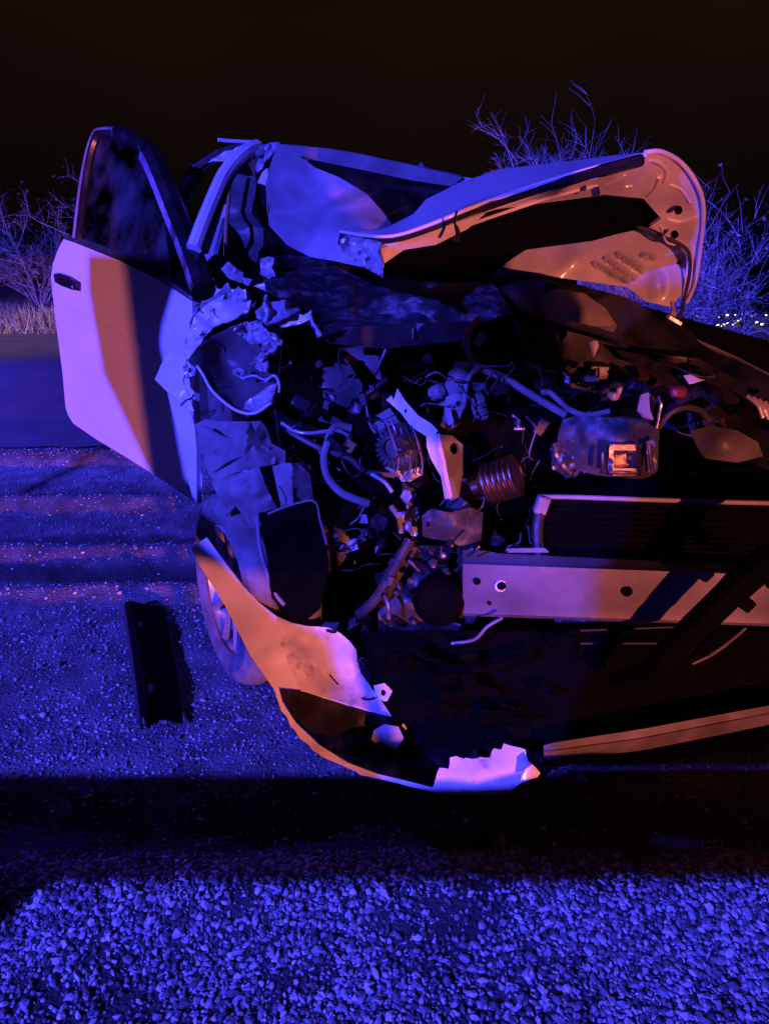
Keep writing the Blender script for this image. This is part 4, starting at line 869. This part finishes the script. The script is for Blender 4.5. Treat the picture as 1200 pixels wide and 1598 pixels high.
panel('torn_inner_fender', [(366, 516, 2.06), (384, 504, 2.07), (400, 500, 2.06), (412, 508, 2.05), (422, 518, 2.04), (432, 520, 2.03), (441, 532, 2.02), (430, 545, 2.01), (412, 560, 2.0), (400, 568, 1.99), (390, 570, 2.0), (398, 558, 2.02), (408, 545, 2.04), (410, 530, 2.06), (400, 540, 2.09), (386, 532, 2.09)], 'foil', FE, step=4.5, thick=.003, crumple=.06, cfreq=28, seed=117, jag=2.2)
panel('torn_inner_fender', [(398, 572, 2.0), (410, 556, 2.0), (418, 562, 1.99), (416, 580, 1.98), (404, 578, 1.98)], 'foil', FE, step=4, crumple=.03, cfreq=30, seed=118, jag=1.5)
hose('bulb_wire', [(366, 584, 2.08), (372, 576, 2.06), (380, 580, 2.04), (378, 590, 2.03), (396, 586, 2.03), (412, 592, 2.01), (424, 588, 2.0)], .0035, 'foil', HB)
hose('bulb_wire', [(414, 596, 1.99), (428, 586, 1.98), (436, 598, 1.97), (436, 612, 1.97)], .004, 'foil', HB)
hose('fender_brace', [(416, 462, 2.2), (414, 476, 2.17), (418, 488, 2.15), (413, 505, 2.14)], [.006] * 5 + [.009] * 5 + [.006] * 6, 'foil', FE)
panel('fender_shred', [(407, 406, 2.34), (420, 402, 2.33), (428, 404, 2.33), (424, 418, 2.32), (430, 430, 2.31), (416, 436, 2.31), (406, 426, 2.32)], 'foil', FE, step=5, crumple=.03, cfreq=22, seed=119, jag=1.5)
panel('fender_shred', [(396, 446, 2.26), (414, 440, 2.25), (432, 446, 2.25), (450, 456, 2.25), (436, 460, 2.24), (420, 456, 2.24)], 'foil', FE, step=5, crumple=.015, cfreq=18, seed=120)
panel('fender_shred', [(426, 474, 2.2), (440, 478, 2.19), (474, 492, 2.18), (486, 484, 2.18), (484, 498, 2.17), (468, 506, 2.16), (446, 510, 2.16), (438, 518, 2.16), (430, 505, 2.17)], 'paint_torn', FE, step=6, crumple=.02, cfreq=14, seed=121, jag=1)
hose('fender_shred', [(484, 490, 2.16), (488, 504, 2.15), (494, 512, 2.14), (500, 526, 2.13)], [.005] * 12 + [.009] * 4, 'foil', FE)
panel('fender_shred', [(345, 420, 2.36), (356, 408, 2.37), (380, 426, 2.35), (378, 440, 2.33), (360, 436, 2.34)], 'primer', FE, step=6, crumple=.03, cfreq=18, seed=122)
panel('fender_shred', [(378, 432, 2.34), (394, 436, 2.33), (388, 446, 2.32), (380, 442, 2.33)], 'foil', FE, step=5, crumple=.02, seed=123)
for i in range(12):
    u, v = rnd.uniform(300, 440), rnd.uniform(440, 640)
    p = [(u, v, 2.12)]; 
    for t in range(3): p.append((p[-1][0] + rnd.uniform(-14, 14), p[-1][1] + rnd.uniform(-10, 14), 2.12 + rnd.uniform(-.06, .04)))
    hose('torn_wire', p, rnd.uniform(.0015, .003), rnd.choice(['foil', 'rubber', 'gloss']), FE, n=5)
panel('lamp_bracket', [(286, 572, 2.2), (294, 566, 2.2), (306, 574, 2.19), (304, 586, 2.18), (290, 590, 2.19)], 'foil', FE, step=4.5, crumple=.02, cfreq=22, seed=124, holes=[ell(296, 578, 4, 4)])
for i in range(14):
    u, v = rnd.uniform(425, 590), rnd.uniform(610, 860)
    MB().box(P(u, v, 2.1 + rnd.uniform(-.08, .06)), (rnd.uniform(.015, .06), rnd.uniform(.02, .04), rnd.uniform(.015, .05)), Matrix.Rotation(rnd.uniform(-1, 1), 3, 'Y') @ Matrix.Rotation(rnd.uniform(-.6, .6), 3, 'X')).build('engine_part', rnd.choice(['gloss', 'black', 'dark_grey', 'dark_metal']), CAR, bevel=.005)

# --- the open right front door
DZ = tps([(80, 430, 3.02), (100, 372, 3.02), (104, 640, 2.94), (300, 470, 2.42), (306, 785, 2.36), (200, 715, 2.64), (190, 420, 2.74), (200, 560, 2.68), (155, 207, 3.04), (300, 400, 2.5)])
D2 = lambda u, v: DZ(u, v)
def belt_relief(u, v):
    t = (u - 92) / 210.0
    s = v - (430 + 100 * t)
    return -.008 * math.exp(-(s / 22) ** 2) + .006 * sstep((s - 20) / 60)
DOOR = panel('door', [(100, 373), (135, 385), (185, 405), (240, 432), (300, 470), (302, 520), (303, 600), (306, 700), (307, 786), (255, 750), (200, 715), (150, 685), (115, 661), (107, 648), (103, 636), (98, 580), (88, 505), (80, 435), (83, 412), (92, 388)], 'paint', CAR,
             depth=D2, step=9, thick=.02, relief=lambda u, v: float(belt_relief(u, v)), seed=131)
panel('belt_seal', [(100, 372), (104, 366), (140, 376), (200, 398), (256, 426), (304, 458), (302, 470), (240, 433), (185, 406), (135, 386)], 'rubber', DOOR, depth=lambda u, v: D2(u, v) - .01, step=10, thick=.03, seed=132)
fr = [(124, 378), (128, 340), (134, 290), (143, 240), (152, 212), (160, 207), (185, 208), (212, 220), (234, 242), (252, 280), (272, 330), (300, 400), (318, 455)]
hose('window_frame', [(u, v, D2(u, v) - .005) for u, v in fr], [.017] * 30 + [.028] * 10 + [.04] * 21, 'gloss', DOOR, n=8)
hose('frame_chrome', [(u, v, D2(u, v) - .02) for u, v in [(117, 372), (121, 338), (127, 290), (136, 242), (147, 210), (157, 203), (186, 203), (214, 214), (236, 238)]], .009, 'liner', DOOR)
panel('window_glass', [(130, 380), (134, 300), (146, 240), (158, 212), (200, 216), (232, 246), (262, 320), (290, 400), (302, 452), (200, 400)], 'glass', DOOR, depth=lambda u, v: D2(u, v) + .01, step=30, thick=.004, seed=133)
panel('mirror_triangle', [(258, 352), (272, 335), (292, 372), (318, 448), (300, 462), (268, 440), (264, 400)], 'matt_black', DOOR, depth=lambda u, v: D2(u, v) - .012, step=12, thick=.03, seed=134)
panel('door_handle', [(84, 430), (92, 426), (108, 430), (124, 440), (124, 454), (112, 452), (96, 446), (86, 440)], 'gloss', DOOR, depth=lambda u, v: D2(u, v) - .022, step=6, thick=.02, seed=135)
hose('handle_grip', [(u, v, D2(u, v) - .04) for u, v in [(87, 431), (98, 431), (110, 437), (121, 446)]], .008, 'gloss', DOOR)
hose('door_seam', [(u, v, D2(u, v) - .004) for u, v in [(84, 470), (150, 500), (220, 540), (298, 590)]], .0015, 'paint', DOOR, n=5)
MB().lathe([(.006, 0), (.006, .006), (.003, .008)], P(115, 448, D2(115, 448) - .028), (-.6, -.8, 0), 10).build('key_lock', 'steel', DOOR)
hose('door_latch', [(120, 342, 3.06), (124, 350, 3.05), (120, 358, 3.05), (116, 356, 3.05)], .005, 'steel', DOOR)
# body and seat parts seen through the door window
panel('inner_sill_trim', [(222, 412), (232, 392), (250, 382), (256, 374), (252, 390), (236, 412), (226, 418)], 'paint', CAR, depth=lambda u, v: 2.95, step=7, crumple=.02, seed=136)
panel('side_rail_trim', [(232, 414), (250, 392), (266, 382), (273, 392), (272, 406), (258, 425), (246, 420)], 'paint', CAR, depth=lambda u, v: 2.82, step=7, crumple=.01, seed=137)
MB().box(P(299, 464, 2.36), (.014, .014, .014), Matrix.Rotation(.5, 3, 'Y')).build('hinge_pin', 'steel', CAR, bevel=.003)

# ------------------------------------------------------------------ black trim lying on the gravel
a0, a1, a2 = G(207, 950, .03), G(222, 1040, .03), G(235, 1130, .03)
w_ = Vector((.115, .02, 0))
TR = empty('trim_strip', a1, 'broken black plastic trim strip lying on the gravel left of the wheel', 'car trim')
v = []; f = []
ln = smooth_line([a0, a1, a2], 6); n_ = len(ln)
for i, p in enumerate(ln):
    ww = w_ * (1 - .25 * i / n_)
    v += [p + Vector((-.028, 0, -.02)), p + Vector((-.024, 0, .028)), p + Vector((.0, 0, .034)), p + ww * .5 + Vector((0, 0, .012)), p + ww + Vector((0, 0, -.006))]
for i in range(n_ - 1):
    for j in range(4): f.append((i * 5 + j, i * 5 + j + 1, (i + 1) * 5 + j + 1, (i + 1) * 5 + j))
MB().add(v, f).build('strip', 'matt_black', TR, thick=.006, angle=30)
hose_pts = [p + Vector((-.027, -.002, .012)) for p in ln]
MB().tube(hose_pts, .008, 7).build('strip_edge', 'rubber', TR)
for i in (3, 9):
    MB().box(ln[i] + Vector((.005, 0, .02)), (.03, .06, .02)).build('clip_seat', 'black', TR, bevel=.004)

# ------------------------------------------------------------------ unseen shadow blockers added on the camera's side
SG = empty('stripe_blocker', (-3.3, -.40, 0), 'unseen white arm added on a post to cast the stripe on the door', 'shadow blocker')  # added arm, shaped along the blue lamp's rays to shade door and bumper
MB().tube([(-3.3, -.40, -.05), (-3.3, -.40, 3.35)], .02, 10).build('post', 'primer', SG)
LB_ = Vector((-4.6, -4.6, 3.6)); arm = []
for (u, v, Y, wd) in ((216, 400, 2.72, .29), (200, 560, 2.65, .20), (276, 770, 2.44, .08), (338, 905, 1.92, .075), (425, 1030, 1.70, .085), (480, 1140, 1.59, .06), (600, 1206, 1.49, .03)):
    arm.append((LB_.lerp(P(u, v, Y), .66), wd * .66))
v = []; f = []
for k1, (q, wd) in enumerate(arm):
    d = (arm[min(k1 + 1, 6)][0] - arm[max(k1 - 1, 0)][0]).normalized(); nn_ = (q - LB_).normalized(); nn_ = (nn_ - d * nn_.dot(d)).normalized(); up_ = d.cross(nn_)
    v += [q + up_ * wd + nn_ * .006, q - up_ * wd + nn_ * .006, q - up_ * wd - nn_ * .006, q + up_ * wd - nn_ * .006]
for k1 in range(6):
    for k2 in range(4): f.append((k1 * 4 + k2, k1 * 4 + (k2 + 1) % 4, k1 * 4 + 4 + (k2 + 1) % 4, k1 * 4 + 4 + k2))
f += [(0, 1, 2, 3), (27, 26, 25, 24)]
MB().add(v, f).build('blocker_arm', 'paint', SG, smooth=False)
MB().tube([Vector((-3.3, -.40, 3.3)), arm[0][0] + Vector((0, 0, 1.3)), arm[0][0]], .006, 8).build('arm_bracket', 'primer', SG)
IB = empty('blue_blocker', (-1.0, -1.0, 0), 'wide unseen board added on a single post to block the blue lamp', 'shadow blocker')  # added out of view to keep blue light off beam and engine bay
MB().box((-1.34, -1.0, 1.96), (.64, .012, .92)).build('board', 'primer', IB, bevel=.004)
MB().box((-1.847, -1.0, 2.31), (.366, .012, .26)).build('blocker_plate', 'primer', IB, bevel=.004)
MB().tube([(-1.0, -1.03, -.05), (-1.0, -1.03, 2.35)], .025, 10).build('post', 'primer', IB)
GR = empty('shadow_rail', (-2.2, .07, 0), 'unseen steel guardrail on the near verge', 'shadow_rail')  # rail added out of view to throw the dark band over the gravel
prof = [(.742, 0), (.762, .03), (.782, .04), (.80, .02), (.815, 0), (.83, .02), (.85, .04), (.866, .03), (.876, 0)]
v = []; f = []
for x_ in np.linspace(-5.5, -.22, 12):
    for (z_, y_) in prof: v.append((x_, .06 + y_, z_))
for i in range(11):
    for j in range(8): f.append((i * 9 + j, i * 9 + j + 1, (i + 1) * 9 + j + 1, (i + 1) * 9 + j))
MB().add(v, f).build('rail', 'primer', GR, thick=.004)
for x_ in (-1.55, -3.55, -5.3): MB().box((x_, .03, .42), (.10, .05, .94)).build('rail_post', 'primer', GR, bevel=.004)
BD = empty('amber_blocker', (.62, -1.0, 0), 'tall unseen board added on two legs behind the camera to block the amber lamp', 'shadow blocker')  # added out of view to hold amber light off fender and hood
MB().box((.635, -1.0, 1.005), (.42, .012, .98)).build('board', 'paint', BD, bevel=.004)
MB().box((1.03, -1.0, 1.265), (.36, .012, .27)).build('board', 'paint', BD, bevel=.004)
MB().box((1.06, -1.0, .885), (.42, .012, .26)).build('board', 'paint', BD, bevel=.004)
for x_ in (.47, .78):
    MB().tube([(x_, -1.02, -.05), (x_, -1.02, 1.4)], .018, 8).build('leg', 'primer', BD)

# ------------------------------------------------------------------ plants
def branches(rnd, base, height, spread, n_main, levels=3, r0=.012, wild=.5, kids=(3, 6), up=.6):
    mb = MB(); tips = []
    def grow(p, d, L, r, lv):
        pts = [p.copy()]; q = p.copy(); dd = d.copy(); k = 5
        for i in range(k):
            dd = (dd + Vector((rnd.gauss(0, wild), rnd.gauss(0, wild), rnd.gauss(.05 * up, wild * .6))) * .28).normalized()
            q = q + dd * L / k; pts.append(q.copy())
        mb.tube(pts, [r * (1 - .13 * i) for i in range(k + 1)], 3 if lv else 5, caps=False)
        tips.append((q.copy(), dd.copy()))
        if lv < levels:
            for c in range(rnd.randint(*kids)):
                i = rnd.randint(1, k); s = (dd + Vector((rnd.gauss(0, .8), rnd.gauss(0, .8), rnd.gauss(.2 * up, .6)))).normalized()
                grow(pts[i], s, L * rnd.uniform(.45, .7), r * .55, lv + 1)
    for i in range(n_main):
        a = rnd.uniform(0, 6.28); d = Vector((math.cos(a) * spread, math.sin(a) * spread, 1)).normalized()
        grow(Vector(base) + Vector((math.cos(a), math.sin(a), 0)) * rnd.uniform(0, .12 * height), d, height * rnd.uniform(.45, .75), r0, 0)
    return mb, tips
def leaf_cloud(rnd, tips, n, size, jitter):
    V = []; Fc = []
    for i in range(n):
        p, d = rnd.choice(tips)
        c = p + Vector((rnd.gauss(0, jitter), rnd.gauss(0, jitter), rnd.gauss(0, jitter)))
        a = Vector((rnd.gauss(0, 1), rnd.gauss(0, 1), rnd.gauss(0, .7))).normalized(); b = a.orthogonal().normalized()
        b.rotate(Matrix.Rotation(rnd.uniform(0, 6.28), 3, a))
        s = size * rnd.uniform(.6, 1.4); k = len(V)
        V += [c - a * s, c + b * s * .4, c + a * s, c - b * s * .4]; Fc.append((k, k + 1, k + 2, k + 3))
    mb = MB(); mb.v = [tuple(x) for x in V]; mb.f = Fc; return mb
def bush(name, label, group, x, y, h, spread, n_main, seed, bark='bark', leaves=0, lsize=.02, jitter=.06, levels=3, cat='bush', r0=.012, wild=.5, kids=(3, 6), z=None):
    rn = random.Random(seed)
    zb = float(ground_z(x, y)) if z is None else z
    e_ = empty(name, (x, y, zb), label, cat, group)
    mb, tips = branches(rn, (x, y, zb - .02), h, spread, n_main, levels, r0, wild, kids)
    mb.build('branches' if cat != 'tree' else 'trunk', bark, e_, smooth=False)
    if leaves: leaf_cloud(rn, tips, leaves, lsize, jitter).build('leaves', 'leaf', e_, smooth=False)
    return e_
# across the road on the left
LB = [('grey twiggy bush across the road at the left edge of the photo', -6.3, 11.9, 1.75, .55, 11), ('low grey bush across the road just left of the open door', -5.3, 11.8, 1.35, .6, 12), ('tall thin grey bush behind the low ones across the road', -7.2, 13.0, 1.7, .35, 13),
      ('grey bush seen through the open door window, tallest part on its left', -4.35, 12.0, 1.75, .4, 14), ('low bush seen through the open door window beside the taller one', -3.6, 12.0, 1.3, .6, 15)]
for lb, x, y, h, sp, sd in LB:
    bush('bush', lb, 'bushes across the road', x, y, h, sp, 9, sd, bark='pale_bark', leaves=900, lsize=.03, jitter=.04, kids=(3, 5), r0=.018)
# bright blue scrub behind the car on the right
RB = [('tall dense twiggy bush right behind the raised hood', 1.60, 4.75, 1.36, .12, 21, 80), ('leafy twiggy bush low behind the black fender edge', 2.0, 4.2, .26, .8, 22, 34), ('spreading scrub bush at the right edge of the photo', 2.5, 4.4, .19, .9, 23, 34),
      ('scrub bush between hood corner and town lights', 1.6, 5.4, .6, .2, 24, 24), ('low scrub bush in front at the right edge', 2.3, 3.9, .24, .9, 25, 28)]
for lb, x, y, h, sp, sd, n in RB:
    bush('bush', lb, 'scrub bushes behind the car', x, y, h, sp, n, sd, bark='pale_bark', leaves=9000 if sd == 21 else 4500, lsize=.015, jitter=.06, r0=.006, wild=.42 if sd == 21 else .7, levels=3, kids=(4, 6))
# bare trees above the hood
bush('bare_tree', 'small bare tree whose twigs rise above the hood', None, 1.72, 7.9, 1.93, .12, 22, 31, bark='pale_bark', levels=4, cat='tree', r0=.014, wild=.35, kids=(3, 5))
bush('bare_tree', 'lowest bare twigs just showing above the hood left of the small tree', None, 1.02, 8.0, 1.4, .3, 9, 32, bark='pale_bark', levels=4, cat='tree', r0=.012, wild=.35, kids=(3, 4))
# grass strip beyond the road
rg = np.random.default_rng(9)
n = 9000; gx = rg.uniform(-9, 1, n); gy = road_far(gx) + rg.uniform(.05, .9, n); gz = ground_z(gx, gy)
hh = rg.uniform(.08, .3, n); ax_ = rg.uniform(0, 6.28, n); lx, ly = rg.normal(0, .08, n), rg.normal(0, .08, n); wd = .009
b0 = np.stack([gx - wd * np.cos(ax_), gy - wd * np.sin(ax_), gz - .01], 1); b1 = np.stack([gx + wd * np.cos(ax_), gy + wd * np.sin(ax_), gz - .01], 1); b2 = np.stack([gx + lx, gy + ly, gz + hh], 1)
V = np.stack([b0, b1, b2], 1).reshape(-1, 3); Fc = np.arange(3 * n).reshape(-1, 3)
o = np_obj('grass', V, Fc, 'grass', smooth=False); o['kind'] = 'stuff'; o['label'] = 'strip of dry grass along the far edge of the road'

# ------------------------------------------------------------------ lights of the town in the valley
M['town'] = emit('town_lamp', (1.0, .74, .42), 5.0)
rt = random.Random(4)
src = None
spots = []
for (u0, v0, u1, v1, n) in ((1086, 496, 1110, 492, 3), (1110, 494, 1200, 490, 6), (1098, 512, 1150, 504, 9), (1140, 500, 1160, 498, 3), (1095, 524, 1150, 521, 8), (1143, 541, 1200, 540, 9), (1174, 500, 1200, 508, 3), (1200, 492, 1240, 500, 5), (1200, 512, 1240, 540, 6)):
    for i in range(n): spots.append((u0 + (u1 - u0) * (i + rt.uniform(0, .8)) / n, v0 + (v1 - v0) * (i + .5) / n + rt.uniform(-2, 2)))
for (u, v) in spots:
    a, b = (u - CU) / F, (CV - v) / F; dr = Vector((a, CP + b * SP, b * CP - SP))
    t = 40.0
    for it in range(400):
        q = Vector((0, 0, H)) + dr * t
        if q.z < float(ground_z(q.x, q.y)) + 4: break
        t *= 1.012
    if src is None:
        src = MB().lathe([(.05, -.6), (.5, -.4), (.7, 0), (.5, .4), (.05, .6)], (0, 0, 0), (0, 0, 1), 10).build('town_light', 'town', None)
        o = src
    else:
        o = src.copy(); COL.objects.link(o)
    o.location = q; sc_ = t / 480 * rt.uniform(.6, 1.3); o.scale = (sc_ * 1.25, sc_, sc_)
    o['label'] = 'small bright lamp of the town far down in the valley'; o['category'] = 'town light'; o['group'] = 'lights of the far town'
